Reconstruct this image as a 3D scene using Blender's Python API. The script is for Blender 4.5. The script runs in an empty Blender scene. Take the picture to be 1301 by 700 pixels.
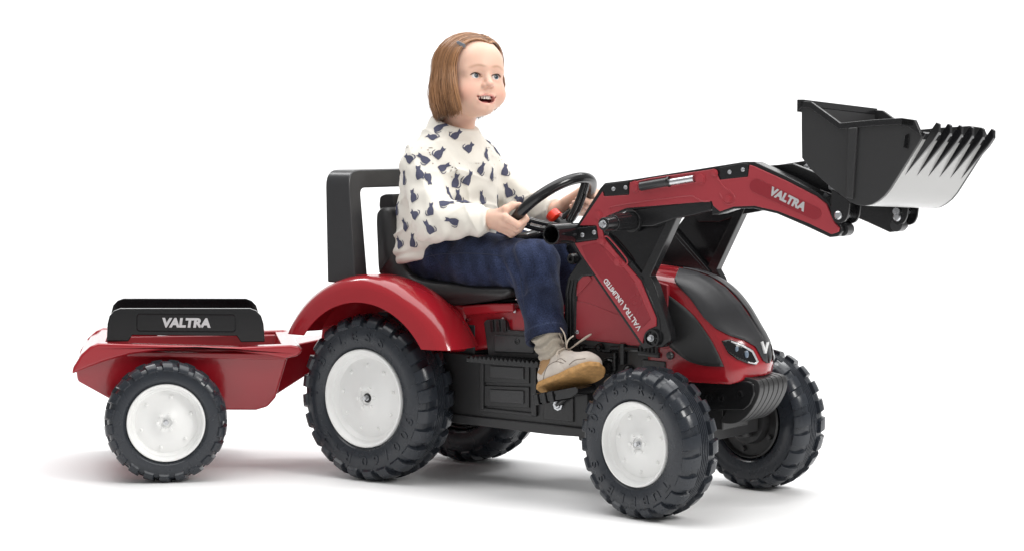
import bpy, bmesh, math, random
import numpy as np
from mathutils import Vector, Matrix, noise
from mathutils.bvhtree import BVHTree
from math import sin, cos, pi, radians, sqrt, atan2

scene = bpy.context.scene
COL = scene.collection
random.seed(7)

# ------------------------------------------------------------------ camera
F_PX, PITCH, CAM_H = 2713.97, 0.066, 0.7886          # focal length in photo pixels, pitch down, height
cam_d = bpy.data.cameras.new('camera')
cam = bpy.data.objects.new('camera', cam_d)
COL.objects.link(cam)
cam.location = (0, 0, CAM_H)
cam.rotation_euler = (pi / 2 - PITCH, 0, 0)
cam_d.sensor_width = 36.0
cam_d.lens = F_PX / 1301.0 * 36.0
cam_d.clip_end = 200
scene.camera = cam

# ------------------------------------------------------------------ studio light
world = bpy.data.worlds.new('World')
scene.world = world
world.use_nodes = True
wn = world.node_tree
wn.nodes['Background'].inputs[0].default_value = (1.0, 1.0, 1.0, 1)
wn.nodes['Background'].inputs[1].default_value = 0.33

def area(name, loc, target, size, power, color=(1, 1, 1), size_y=None):
    d = bpy.data.lights.new(name, 'AREA')
    d.energy = power
    d.color = color
    d.size = size
    if size_y:
        d.shape = 'RECTANGLE'
        d.size_y = size_y
    o = bpy.data.objects.new(name, d)
    COL.objects.link(o)
    o.location = loc
    o.rotation_euler = (Vector(target) - Vector(loc)).to_track_quat('-Z', 'Y').to_euler()
    return o

area('softbox_key', (2.3, 2.9, 2.3), (0.1, 4.9, 0.35), 1.1, 62, (1, 0.985, 0.96), 0.9)
area('softbox_top', (0.0, 4.9, 3.6), (0.0, 4.9, 0.0), 5.0, 178, (1, 1, 1), 3.8)
area('backdrop_light', (-2.6, 7.2, 4.2), (-1.6, 11.0, 0.9), 1.6, 150, (1, 1, 1), 1.0)
area('backdrop_light', (2.6, 7.2, 4.2), (1.6, 11.0, 0.9), 1.6, 150, (1, 1, 1), 1.0)

scene.view_settings.view_transform = 'Standard'
scene.view_settings.look = 'None'
scene.view_settings.exposure = 0.0
scene.view_settings.gamma = 1.0
scene.render.engine = 'CYCLES'
scene.cycles.max_bounces = 8
scene.cycles.use_denoising = True

# ------------------------------------------------------------------ frames and helpers
YAW = 0.6246                                          # tractor turned towards the camera
TRAC = Vector((-0.204, 5.0155, 0))                    # under the tractor's rear axle
T_YAW = radians(-9.0)                                 # trailer swings the other way at its hitch


class Frame:
    """a vehicle's own frame: x forward, y away from the near side, z up"""
    def __init__(s, origin, yaw):
        s.o = Vector(origin)
        s.f = Vector((cos(yaw), -sin(yaw), 0))
        s.a = Vector((sin(yaw), cos(yaw), 0))
        s.yaw = yaw

    def ray(s, u, v):
        a = (u - 650.5) / F_PX
        b = (350.0 - v) / F_PX
        c, k = cos(PITCH), sin(PITCH)
        d = Vector((a, c + b * k, -k + b * c))
        o = Vector((0, 0, CAM_H)) - s.o
        return Vector((o @ s.f, o @ s.a, o.z)), Vector((d @ s.f, d @ s.a, d.z))

    def at(s, u, v, y):                               # measured point -> own coordinates on the plane y
        o, d = s.ray(u, v)
        t = (y - o.y) / d.y
        return o + d * t

    def xz(s, pts, y):
        return [(q.x, q.z) for q in (s.at(u, v, y) for u, v in pts)]

    def local(s, w):
        d = Vector(w) - s.o
        return Vector((d @ s.f, d @ s.a, d.z))

    def world(s, l):
        return s.o + s.f * l[0] + s.a * l[1] + Vector((0, 0, l[2]))


TF = Frame(TRAC, YAW)
contact = Vector((-0.789, 4.840, 0))
_ta = Vector((sin(T_YAW), cos(T_YAW), 0))
TRAIL_H = 0.235
RF = Frame(contact + _ta * TRAIL_H, T_YAW)


# ------------------------------------------------------------------ materials
MATS = {}

def mat(name, color, rough=0.4, metal=0.0, spec=0.5, coat=0.0, bump=0.0, bscale=200.0, vary=0.0, vscale=6.0,
        sss=0.0, sheen=0.0, rvary=0.0, bdetail=3.0):
    m = bpy.data.materials.new(name)
    m.use_nodes = True
    nt = m.node_tree
    b = nt.nodes['Principled BSDF']
    b.inputs['Base Color'].default_value = (*color, 1)
    b.inputs['Roughness'].default_value = rough
    b.inputs['Metallic'].default_value = metal
    b.inputs['Specular IOR Level'].default_value = spec
    b.inputs['Coat Weight'].default_value = coat
    b.inputs['Coat Roughness'].default_value = 0.08
    if sheen:
        b.inputs['Sheen Weight'].default_value = sheen
        b.inputs['Sheen Roughness'].default_value = 0.4
    if sss:
        b.inputs['Subsurface Weight'].default_value = sss
        b.inputs['Subsurface Radius'].default_value = (0.012, 0.005, 0.003)
        b.inputs['Subsurface Scale'].default_value = 0.6
    tc = nt.nodes.new('ShaderNodeTexCoord')
    if vary or rvary:
        n = nt.nodes.new('ShaderNodeTexNoise')
        n.inputs['Scale'].default_value = vscale
        n.inputs['Detail'].default_value = 5
        nt.links.new(tc.outputs['Object'], n.inputs['Vector'])
        if vary:
            mx = nt.nodes.new('ShaderNodeMix')
            mx.data_type = 'RGBA'
            mx.inputs['A'].default_value = (*[c * (1 - vary) for c in color], 1)
            mx.inputs['B'].default_value = (*[min(1, c * (1 + vary)) for c in color], 1)
            nt.links.new(n.outputs['Fac'], mx.inputs['Factor'])
            nt.links.new(mx.outputs['Result'], b.inputs['Base Color'])
        if rvary:
            mr = nt.nodes.new('ShaderNodeMapRange')
            mr.inputs['To Min'].default_value = max(0.02, rough - rvary)
            mr.inputs['To Max'].default_value = rough + rvary
            nt.links.new(n.outputs['Fac'], mr.inputs['Value'])
            nt.links.new(mr.outputs['Result'], b.inputs['Roughness'])
    if bump:
        n2 = nt.nodes.new('ShaderNodeTexNoise')
        n2.inputs['Scale'].default_value = bscale
        n2.inputs['Detail'].default_value = bdetail
        nt.links.new(tc.outputs['Object'], n2.inputs['Vector'])
        bp = nt.nodes.new('ShaderNodeBump')
        bp.inputs['Strength'].default_value = bump
        bp.inputs['Distance'].default_value = 0.002
        nt.links.new(n2.outputs['Fac'], bp.inputs['Height'])
        nt.links.new(bp.outputs['Normal'], b.inputs['Normal'])
    MATS[name] = m
    return m

M_RED = mat('red_plastic', (0.35, 0.012, 0.020), 0.18, coat=0.5, rvary=0.05, bump=0.05, bscale=60, vary=0.06)
M_REDM = mat('red_satin_plastic', (0.37, 0.036, 0.048), 0.36, rvary=0.06, bump=0.08, bscale=400, vary=0.05)
M_DECAL = mat('dark_red_decal', (0.27, 0.018, 0.028), 0.28, rvary=0.05, vary=0.08)
M_BLK = mat('black_plastic', (0.013, 0.013, 0.014), 0.21, rvary=0.07, bump=0.05, bscale=150)
M_BLKM = mat('black_matt_plastic', (0.027, 0.027, 0.028), 0.40, rvary=0.08, bump=0.12, bscale=500)
M_BLKG = mat('black_gloss_plastic', (0.008, 0.008, 0.009), 0.10, rvary=0.05, bump=0.03, bscale=30)
M_TYRE = mat('tyre_plastic', (0.021, 0.025, 0.032), 0.27, rvary=0.07, bump=0.10, bscale=120, vary=0.12, vscale=18)
M_WHITE = mat('white_plastic', (0.87, 0.87, 0.855), 0.38, rvary=0.06, vary=0.03, sss=0.0)
M_METAL = mat('zinc_steel', (0.62, 0.63, 0.65), 0.28, metal=1.0, rvary=0.1, vscale=80)
M_SILV = mat('silver_print', (0.62, 0.62, 0.63), 0.35, metal=0.5)
M_WPRT = mat('white_print', (0.78, 0.78, 0.78), 0.4)
M_REFL = mat('pale_grey_painted_reflection', (0.34, 0.34, 0.335), 0.25, rvary=0.06)  # black bucket plastic coloured pale to paint in its bright reflection
M_ORANGE = mat('signal_red_plastic', (0.80, 0.035, 0.012), 0.3, coat=0.2)
M_GLASS = mat('lamp_lens', (0.16, 0.21, 0.27), 0.10, coat=0.4)
M_DGREY = mat('dark_grey_plastic', (0.034, 0.034, 0.036), 0.30, rvary=0.06, bump=0.1, bscale=300)
M_FLOOR = mat('white_studio_floor', (0.92, 0.92, 0.92), 0.55, spec=0.25, vary=0.012, vscale=1.5)


# ------------------------------------------------------------------ mesh helpers
def add_box(bm, x0, x1, y0, y1, z0, z1):
    vs = [bm.verts.new(p) for p in ((x0, y0, z0), (x1, y0, z0), (x1, y1, z0), (x0, y1, z0),
                                    (x0, y0, z1), (x1, y0, z1), (x1, y1, z1), (x0, y1, z1))]
    for f in ((3, 2, 1, 0), (4, 5, 6, 7), (0, 1, 5, 4), (1, 2, 6, 5), (2, 3, 7, 6), (3, 0, 4, 7)):
        bm.faces.new([vs[i] for i in f])


def add_prism(bm, pts, y0, y1):
    """outline in x,z with depth from y0 to y1"""
    a = sum(pts[i][0] * pts[(i + 1) % len(pts)][1] - pts[(i + 1) % len(pts)][0] * pts[i][1] for i in range(len(pts)))
    if a < 0:
        pts = pts[::-1]
    lo = [bm.verts.new((p[0], y0, p[1])) for p in pts]
    hi = [bm.verts.new((p[0], y1, p[1])) for p in pts]
    n = len(pts)
    bm.faces.new(lo)
    bm.faces.new(hi[::-1])
    for i in range(n):
        j = (i + 1) % n
        bm.faces.new((lo[j], lo[i], hi[i], hi[j]))


def add_tube(bm, p0, p1, r0, r1=None, n=20, hollow=0.0):
    r1 = r0 if r1 is None else r1
    p0, p1 = Vector(p0), Vector(p1)
    d = (p1 - p0).normalized()
    u = d.orthogonal().normalized()
    w = d.cross(u)
    a = [bm.verts.new(p0 + (u * cos(t) + w * sin(t)) * r0) for t in (2 * pi * i / n for i in range(n))]
    b = [bm.verts.new(p1 + (u * cos(t) + w * sin(t)) * r1) for t in (2 * pi * i / n for i in range(n))]
    for i in range(n):
        j = (i + 1) % n
        bm.faces.new((a[i], a[j], b[j], b[i]))
    bm.faces.new(b)
    if hollow:
        q = p0 + d * ((p1 - p0).length * 0.85)
        c = [bm.verts.new(p0 + (u * cos(t) + w * sin(t)) * r0 * hollow) for t in (2 * pi * i / n for i in range(n))]
        e = [bm.verts.new(q + (u * cos(t) + w * sin(t)) * r0 * hollow) for t in (2 * pi * i / n for i in range(n))]
        for i in range(n):
            j = (i + 1) % n
            bm.faces.new((a[j], a[i], c[i], c[j]))
            bm.faces.new((c[j], c[i], e[i], e[j]))
        bm.faces.new(e[::-1])
    else:
        bm.faces.new(a[::-1])


def add_sweep(bm, path, rad, n=12, closed=False):
    path = [Vector(p) for p in path]
    m = len(path)
    rads = rad if isinstance(rad, (list, tuple)) else [rad] * m
    rings = []
    prev = None
    for i in range(m):
        if closed:
            d = path[(i + 1) % m] - path[i - 1]
        else:
            d = path[min(i + 1, m - 1)] - path[max(i - 1, 0)]
        d.normalize()
        if prev is None:
            u = d.orthogonal().normalized()
        else:
            u = (prev - d * prev.dot(d)).normalized()
        prev = u
        w = d.cross(u)
        rings.append([bm.verts.new(path[i] + (u * cos(t) + w * sin(t)) * rads[i]) for t in (2 * pi * k / n for k in range(n))])
    for i in range(m if closed else m - 1):
        A, B = rings[i], rings[(i + 1) % m]
        off = 0
        if closed and i == m - 1:
            off = min(range(n), key=lambda o: (A[0].co - B[o].co).length)
        for k in range(n):
            bm.faces.new((A[k], A[(k + 1) % n], B[(k + 1 + off) % n], B[(k + off) % n]))
    if not closed:
        bm.faces.new(rings[0][::-1])
        bm.faces.new(rings[-1])


def add_lathe(bm, prof, c, n=48, axis='y', flip=False):
    """profile of (radius, offset along the axis)"""
    c = Vector(c)
    rings = []
    for r, h in prof:
        ring = []
        for i in range(n):
            t = 2 * pi * i / n
            if axis == 'y':
                p = Vector((r * cos(t), h, r * sin(t)))
            elif axis == 'x':
                p = Vector((h, r * cos(t), r * sin(t)))
            else:
                p = Vector((r * cos(t), r * sin(t), h))
            ring.append(bm.verts.new(c + p))
        rings.append(ring)
    for A, B in zip(rings, rings[1:]):
        for i in range(n):
            j = (i + 1) % n
            bm.faces.new((A[i], A[j], B[j], B[i]))
    if prof[0][0] > 1e-5 and prof[0][0] < 0.5 * max(p[0] for p in prof):
        bm.faces.new(rings[0][::-1])
    if prof[-1][0] > 1e-5 and prof[-1][0] < 0.5 * max(p[0] for p in prof):
        bm.faces.new(rings[-1])


def add_hex(bm, c, axis, r, h, n=6):
    c = Vector(c)
    add_tube(bm, c, c + Vector(axis) * h, r, r, n)


def mk(name, bm, m, parent=None, bevel=0.0, seg=2, ang=35, smooth=True, norm=True, solid=0.0):
    if norm:
        bmesh.ops.recalc_face_normals(bm, faces=bm.faces[:])
    me = bpy.data.meshes.new(name)
    bm.to_mesh(me)
    bm.free()
    return link(name, me, m, parent, bevel, seg, ang, smooth, solid)


def link(name, me, m, parent=None, bevel=0.0, seg=2, ang=35, smooth=True, solid=0.0):
    if m is not None and not me.materials:
        me.materials.append(m)
    if smooth:
        me.polygons.foreach_set('use_smooth', [True] * len(me.polygons))
        me.set_sharp_from_angle(angle=radians(ang))
    o = bpy.data.objects.new(name, me)
    COL.objects.link(o)
    if parent is not None:
        o.parent = parent
    if solid:
        s = o.modifiers.new('solid', 'SOLIDIFY')
        s.thickness = solid
        s.offset = 0
    if bevel:
        b = o.modifiers.new('bevel', 'BEVEL')
        b.width = bevel
        b.segments = seg
        b.limit_method = 'ANGLE'
        b.angle_limit = radians(30)
        b.harden_normals = True
    return o


def empty(name, label, cat, loc, rotz, group=None):
    o = bpy.data.objects.new(name, None)
    COL.objects.link(o)
    o.location = loc
    o.rotation_euler = (0, 0, rotz)
    o['label'] = label
    o['category'] = cat
    return o


def dup(o, parent):
    c = o.copy()
    COL.objects.link(c)
    c.parent = parent
    for ch in [x for x in bpy.data.objects if x.parent == o]:
        dup(ch, c)
    return c


def copy_tree(o, parent=None):
    kids = [x for x in bpy.data.objects if x.parent == o]
    c = o.copy()
    COL.objects.link(c)
    c.parent = parent
    for k in kids:
        copy_tree(k, c)
    return c


def rounded(pts, r, n=4):
    """round the corners of a 2-D outline"""
    out = []
    m = len(pts)
    for i in range(m):
        p0, p, p1 = Vector(pts[i - 1]), Vector(pts[i]), Vector(pts[(i + 1) % m])
        a, b = p0 - p, p1 - p
        la, lb = a.length, b.length
        rr = min(r, la * 0.45, lb * 0.45)
        q0, q1 = p + a / la * rr, p + b / lb * rr
        for k in range(n + 1):
            t = k / n
            out.append(tuple(q0.lerp(p, t).lerp(p.lerp(q1, t), t)))
    return out


def spline(pts, n=8, closed=False):
    """Catmull-Rom through points of any dimension"""
    P_ = [Vector(p) for p in pts]
    m = len(P_)
    out = []
    for i in range(m if closed else m - 1):
        if closed:
            a, b, c, d = P_[i - 1], P_[i], P_[(i + 1) % m], P_[(i + 2) % m]
        else:
            b, c = P_[i], P_[i + 1]
            a = P_[i - 1] if i > 0 else b * 2 - c
            d = P_[i + 2] if i + 2 < m else c * 2 - b
        for k in range(n):
            t = k / n
            out.append(0.5 * ((2 * b) + (c - a) * t + (2 * a - 5 * b + 4 * c - d) * t * t + (3 * b - a - 3 * c + d) * t ** 3))
    if not closed:
        out.append(P_[-1].copy())
    return out


def text_mesh(body, offset=0.0, extrude=0.02, shear=0.0, space=1.0):
    c = bpy.data.curves.new('lettering_curve', 'FONT')
    c.body = body
    c.extrude = extrude
    c.offset = offset
    c.shear = shear
    c.space_character = space
    c.resolution_u = 4
    o = bpy.data.objects.new('lettering_curve', c)
    COL.objects.link(o)
    dg = bpy.context.evaluated_depsgraph_get()
    me = bpy.data.meshes.new_from_object(o.evaluated_get(dg))
    bpy.data.objects.remove(o)
    bpy.data.curves.remove(c)
    return me


def text_on_plane(name, body, p0, p1, height, normal, m, parent, offset=0.01, thick=0.0012, shear=0.0, space=1.0):
    """lettering from p0 (start of baseline) to p1 (end of baseline) lying on a plane with the given normal"""
    me = text_mesh(body, offset, 0.5, shear, space)
    n = len(me.vertices)
    co = np.empty(n * 3)
    me.vertices.foreach_get('co', co)
    co = co.reshape(-1, 3)
    x0, x1 = co[:, 0].min(), co[:, 0].max()
    y0, y1 = co[:, 1].min(), co[:, 1].max()
    p0, p1, nn = Vector(p0), Vector(p1), Vector(normal).normalized()
    ex = p1 - p0
    ey = nn.cross(ex).normalized() * height
    new = np.array(p0) + np.outer((co[:, 0] - x0) / (x1 - x0), np.array(ex)) + np.outer((co[:, 1] - y0) / (y1 - y0), np.array(ey)) \
        + np.outer(co[:, 2] * thick, np.array(nn))
    me.vertices.foreach_set('co', new.ravel())
    me.update()
    return link(name, me, m, parent, smooth=False)


# ------------------------------------------------------------------ the studio floor (one white sweep that curves up behind)
bm = bmesh.new()
prof = [(-1.0, 0.0), (9.5, 0.0)] + [(9.5 + 1.6 * sin(t), 1.6 - 1.6 * cos(t)) for t in (radians(a) for a in range(6, 91, 6))] + [(11.1, 5.0)]
L = [bm.verts.new((-9, y, z)) for y, z in prof]
R_ = [bm.verts.new((9, y, z)) for y, z in prof]
for i in range(len(prof) - 1):
    bm.faces.new((L[i], R_[i], R_[i + 1], L[i + 1]))
floor = mk('studio_floor', bm, M_FLOOR, norm=False)
floor['kind'] = 'structure'

# ================================================================== TRACTOR
tractor = empty('pedal_tractor', 'dark red and black toy pedal tractor with front loader, the child sits on it', 'toy tractor', TRAC, -YAW)


def plate(name, pts, y, thick, m, parent, bevel=0.0015, frame=TF, rnd=0.0, dims=None, mirror=False):
    """a flat piece outlined on the plane y (its near face) with real thickness going away"""
    o2 = frame.xz(pts, y)
    if rnd:
        o2 = rounded(o2, rnd)
    bm = bmesh.new()
    if mirror:
        add_prism(bm, o2, -y - thick, -y)
    else:
        add_prism(bm, o2, y, y + thick)
    return mk(name, bm, m, parent, bevel)


def both(name, pts, y, thick, m, parent, bevel=0.0015, rnd=0.0):
    return [plate(name, pts, y, thick, m, parent, bevel, rnd=rnd),
            plate(name, pts, y, thick, m, parent, bevel, rnd=rnd, mirror=True)]


def bolt(parent, c, axis=(0, -1, 0), r=0.0055, h=0.004, m=None, name='bolt'):
    bm = bmesh.new()
    c = Vector(c)
    ax = Vector(axis)
    add_tube(bm, c, c + ax * h * 0.4, r * 1.35, r * 1.3, 16)
    add_hex(bm, c + ax * h * 0.4, ax, r, h)
    return mk(name, bm, m or M_METAL, parent, 0.0005)


# ------------------------------------------------------------------ wheels
def tyre_mesh(R, w, nl, hub, lug=0.056):
    """moulded tractor tyre as one surface: carcass, shoulder lugs on both sides, fine ridges in the middle"""
    k = R
    prof = [  # radius, offset, lug amount
        (hub * 0.97, -0.05 * w, 0), (hub, -0.40 * w, 0), (hub + 0.035 * k, -0.455 * w, 0), (0.70 * k, -0.485 * w, 0), (0.78 * k, -0.492 * w, 0),
        (0.852 * k, -0.470 * w, 0), (0.859 * k, -0.466 * w, 1), (0.888 * k, -0.447 * w, 1), (0.91 * k, -0.415 * w, 1), (0.932 * k, -0.36 * w, 1),
        (0.945 * k, -0.28 * w, 1), (0.953 * k, -0.172 * w, 1), (0.9535 * k, -0.160 * w, 0), (0.958 * k, -0.14 * w, 0)]
    mid = []
    for i in range(5):
        y = (-0.105 + i * 0.0525) * w
        mid += [(0.960 * k, y - 0.017 * w, 0), (0.971 * k, y - 0.010 * w, 0), (0.971 * k, y + 0.010 * w, 0), (0.960 * k, y + 0.017 * w, 0)]
    full = prof + mid + [(r, -y, l) for r, y, l in prof[::-1]]
    ph = [0.0, 0.08, 0.155, 0.215, 0.34, 0.50, 0.66, 0.785, 0.845, 0.92]
    lv = [0.0, 0.0, 0.0, 1.0, 1.0, 1.0, 1.0, 1.0, 0.0, 0.0]
    nu = nl * len(ph)
    pv = np.array([(r, y) for r, y, l in full])
    tang = np.gradient(pv, axis=0)
    nrm = np.stack([-tang[:, 1], tang[:, 0]], 1)
    nrm /= np.linalg.norm(nrm, axis=1)[:, None]
    if (nrm[len(full) // 2, 0] < 0):
        nrm = -nrm
    verts = []
    for i, (r, y, l) in enumerate(full):
        s = y / (0.5 * w)
        # lugs lean, and the far row sits half a pitch off
        skew = (0.5 * (0.5 + 0.5 * max(-1, min(1, s / 0.35))) + 0.30 * (abs(s) - 0.35 if abs(s) > .35 else 0) * (1 if s < 0 else -1) * -1) / nl
        for a in range(nl):
            for p, q in zip(ph, lv):
                t = 2 * pi * ((a + p) / nl + skew)
                d = lug * k * q * l
                taper = 1.0
                rr = r + nrm[i, 0] * d * taper
                yy = y + nrm[i, 1] * d * 0.55
                verts.append((rr * cos(t), yy, rr * sin(t)))
    faces = []
    for i in range(len(full) - 1):
        for a in range(nu):
            b = (a + 1) % nu
            faces.append((i * nu + a, i * nu + b, (i + 1) * nu + b, (i + 1) * nu + a))
    # closed backs
    faces.append(tuple(range(nu))[::-1])
    faces.append(tuple((len(full) - 1) * nu + a for a in range(nu)))
    me = bpy.data.meshes.new('wheel')
    me.from_pydata(verts, [], faces)
    bm = bmesh.new()
    bm.from_mesh(me)
    bmesh.ops.recalc_face_normals(bm, faces=bm.faces[:])
    bm.to_mesh(me)
    bm.free()
    return me


def make_wheel(R, w, nl, hub, words, bolts_n, parent):
    t = link('wheel', tyre_mesh(R, w, nl, hub), M_TYRE, parent, ang=24)
    # white outer rim: lip, step, dished disc
    bm = bmesh.new()
    y0 = -0.40 * w
    h = hub
    prof = [(h * 1.0, y0 + 0.012), (h * 1.0, y0 - 0.004), (h * 0.985, y0 - 0.0075), (h * 0.955, y0 - 0.0075), (h * 0.935, y0 - 0.003), (h * 0.925, y0 + 0.004),
            (h * 0.90, y0 + 0.0065), (h * 0.865, y0 + 0.0070), (h * 0.85, y0 + 0.011), (h * 0.80, y0 + 0.017), (h * 0.77, y0 + 0.0165), (h * 0.55, y0 + 0.013),
            (h * 0.31, y0 + 0.010), (h * 0.285, y0 + 0.007), (h * 0.15, y0 + 0.006), (h * 0.135, y0 + 0.011), (h * 0.02, y0 + 0.011)]
    add_lathe(bm, prof, (0, 0, 0), 72)
    rim = mk('rim', bm, M_WHITE, t, ang=50)
    # moulded bumps on the rim disc
    bm = bmesh.new()
    for k in range(bolts_n):
        a = 2 * pi * (k + 0.3) / bolts_n
        c = (h * 0.66 * cos(a), y0 + 0.0145, h * 0.66 * sin(a))
        add_lathe(bm, [(0.0001, -0.0052), (0.0024, -0.0050), (0.0040, -0.003), (0.0046, 0.001)], c, 12)
    for k in range(6):
        a = 2 * pi * (k + 0.1) / 6
        c = (h * 0.22 * cos(a), y0 + 0.0065, h * 0.22 * sin(a))
        add_lathe(bm, [(0.0001, -0.0052), (0.0034, -0.0048), (0.0046, 0.0015)], c, 12)
    mk('rim_bosses', bm, M_WHITE, rim, ang=60)['kind'] = 'stuff'
    bolt(t, (0, y0 + 0.011, 0), r=0.0048, h=0.009, name='hub_nut')
    # black inner side: hub ring and pockets
    bm = bmesh.new()
    y1 = 0.30 * w
    add_lathe(bm, [(h * 0.97, y1 + 0.012), (h * 0.93, y1 + 0.015), (h * 0.90, y1 + 0.004), (h * 0.62, y1 + 0.003), (h * 0.58, y1 + 0.020), (h * 0.50, y1 + 0.022), (h * 0.30, y1 + 0.021), (h * 0.01, y1 + 0.021)], (0, 0, 0), 48)
    for k in range(5):
        a = 2 * pi * k / 5
        add_tube(bm, (h * 0.76 * cos(a), y1, h * 0.76 * sin(a)), (h * 0.76 * cos(a), y1 + 0.012, h * 0.76 * sin(a)), h * 0.075, h * 0.06, 14, hollow=0)
    mk('inner_hub', bm, M_BLKM, t, ang=40)
    for body, centre, size, span in words:
        letters = bpy.data.meshes.new('sidewall_lettering')
        vs, fs = [], []
        n = len(body)
        for i, ch in enumerate(body):
            if ch == ' ':
                continue
            me = text_mesh(ch, 0.012, 0.5)
            co = np.empty(len(me.vertices) * 3)
            me.vertices.foreach_get('co', co)
            co = co.reshape(-1, 3)
            cx = 0.5 * (co[:, 0].min() + co[:, 0].max())
            ang = centre - (i - (n - 1) / 2) * span / n
            rr = 0.695 * R
            x = (co[:, 0] - cx) * size * 1.15
            z = co[:, 1] * size
            th = ang - x / (rr + size * 0.35)
            rad = rr + z
            yy = np.interp(rad / R, [0.66, 0.70, 0.78, 0.852], [-0.470 * w, -0.485 * w, -0.492 * w, -0.470 * w]) - 0.0004 - 0.0032 * co[:, 2]
            base = len(vs)
            vs += [tuple(q) for q in np.stack([rad * np.cos(th), yy, rad * np.sin(th)], 1)]
            fs += [tuple(base + k for k in p.vertices) for p in me.polygons]
            bpy.data.meshes.remove(me)
        letters.from_pydata(vs, [], fs)
        lo = link('sidewall_lettering', letters, M_TYRE, t, smooth=False)
        lo['kind'] = 'stuff'
        lo['label'] = 'raised lettering %s on the tyre wall' % body
    return t


RR, WR = 0.19, 0.117
RFt, WF = 0.1551, 0.103
rear = make_wheel(RR, WR, 24, 0.1125, [('TUBELESS', radians(122), 0.031, radians(128)), ('900/60', radians(308), 0.031, radians(84)), ('R42', radians(238), 0.031, radians(44))], 9, tractor)
rear.location = (0, -0.1788, RR)
rear_far = copy_tree(rear, tractor)
rear_far.location = (0, 0.1788, RR)
rear_far.rotation_euler = (0, 0.2, pi)
front = make_wheel(RFt, WF, 22, 0.0885, [('600/65', radians(136), 0.026, radians(84)), ('R34', radians(64), 0.026, radians(44)), ('TUBELESS', radians(263), 0.026, radians(130))], 7, tractor)
front.location = (0.7676, -0.2328, RFt)
front.rotation_euler = (0, 0, -0.1595)
front_far = copy_tree(front, tractor)
front_far.location = (0.7676, 0.2328, RFt)
front_far.rotation_euler = (0, 0.1, pi - 0.1595)

# ------------------------------------------------------------------ axles
bm = bmesh.new()
add_tube(bm, (0, -0.215, RR), (0, 0.215, RR), 0.011)
mk('rear_axle', bm, M_BLK, tractor)
bm = bmesh.new()
add_box(bm, 0.735, 0.80, -0.17, 0.17, 0.135, 0.175)
add_tube(bm, (0.7676, -0.26, RFt), (0.7676, 0.26, RFt), 0.010)
for s in (-1, 1):
    add_tube(bm, (0.7676, 0.16 * s, 0.12), (0.7676, 0.16 * s, 0.20), 0.019)
mk('front_axle', bm, M_BLKM, tractor, 0.004)

# ------------------------------------------------------------------ chassis: black lower body
SY = -0.112
bm = bmesh.new()
o2 = TF.xz([(560, 446), (609, 451), (676, 455), (745, 460), (748, 549), (700, 546), (560, 527)], SY)
add_prism(bm, o2, SY, -SY)
chassis = mk('chassis', bm, M_BLKM, tractor, 0.004)
bm = bmesh.new()
add_prism(bm, TF.xz([(562, 524), (645, 533), (755, 545), (755, 556), (700, 552), (562, 535)], SY - 0.008), SY - 0.008, -SY + 0.008)
mk('lower_rail', bm, M_BLKM, chassis, 0.003)
# inner narrow spine under the seat and towards the front axle
bm = bmesh.new()
add_box(bm, -0.16, 0.22, -0.10, 0.10, 0.16, 0.36)
add_box(bm, 0.40, 0.84, -0.055, 0.055, 0.165, 0.300)
mk('spine', bm, M_BLKM, chassis, 0.004)
# side panel relief
for pts in ([(615, 458), (672, 461), (672, 487), (615, 485)], [(615, 489), (672, 491), (672, 518), (615, 515)]):
    plate('panel_frame', pts, SY - 0.004, 0.006, M_BLKM, chassis, 0.002)
for pts in ([(622, 464), (665, 466.5), (665, 481.5), (622, 479)], [(622, 494), (665, 496), (665, 512.5), (622, 510)]):
    plate('inset_panel', pts, SY - 0.0075, 0.005, M_DGREY, chassis, 0.0015)
for pts in ([(609, 455), (614, 455), (614, 520), (609, 520)], [(674, 457), (681, 457), (681, 528), (674, 527)]):
    plate('panel_rib', pts, SY - 0.008, 0.010, M_BLKM, chassis, 0.002)
plate('panel_rib', [(609, 517), (681, 525), (681, 529), (609, 522)], SY - 0.006, 0.010, M_BLKM, chassis, 0.002)
plate('pedal_cover', [(690, 500), (728, 503), (728, 536), (690, 532)], SY - 0.005, 0.008, M_BLKM, chassis, 0.002)
# crank boss behind the pedal
bm = bmesh.new()
c = TF.at(710, 514, SY - 0.005)
add_tube(bm, c, c + Vector((0, -0.006, 0)), 0.0135, 0.0125, 8)
add_tube(bm, c + Vector((0, -0.006, 0)), c + Vector((0, -0.010, 0)), 0.0085, 0.0065, 8)
mk('crank_boss', bm, M_METAL, chassis, 0.001)

# footplate with its serrated edge and the box above it
bm = bmesh.new()
a0 = TF.at(604, 452, -0.155)
a1 = TF.at(677, 456, -0.155)
n = 15
zt = a0.z - 0.004
pts = [(a0.x - 0.03, zt - 0.012), (a1.x + 0.01, zt - 0.012), (a1.x + 0.01, zt)]
for i in range(n, -1, -1):
    x = a0.x - 0.02 + (a1.x - a0.x + 0.02) * i / n
    pts += [(x + 0.0035, zt + 0.004), (x - 0.001, zt - 0.003)]
pts += [(a0.x - 0.03, zt)]
add_prism(bm, pts, -0.150, 0.150)
mk('footplate', bm, M_BLK, chassis, 0.0012)
bm = bmesh.new()
add_prism(bm, TF.xz([(614, 409), (617, 406), (638, 404.5), (642, 407), (646, 419), (720, 424), (720, 458), (620, 452)], -0.108), -0.108, -0.07)
box_o = mk('step_box', bm, M_BLKM, chassis, 0.003)
bm = bmesh.new()
for q in ([(627, 425), (678, 427), (678, 449), (627, 447)],):
    add_prism(bm, TF.xz(q, -0.112), -0.112, -0.100)
mk('step_box_panel', bm, M_DGREY, box_o, 0.003)
for k in range(3):
    u = 622 + k * 8
    plate('grip_rib', [(u, 406.5), (u + 4, 406), (u + 5, 421), (u + 1, 421.5)], -0.112, 0.006, M_BLK, box_o, 0.001)
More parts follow.
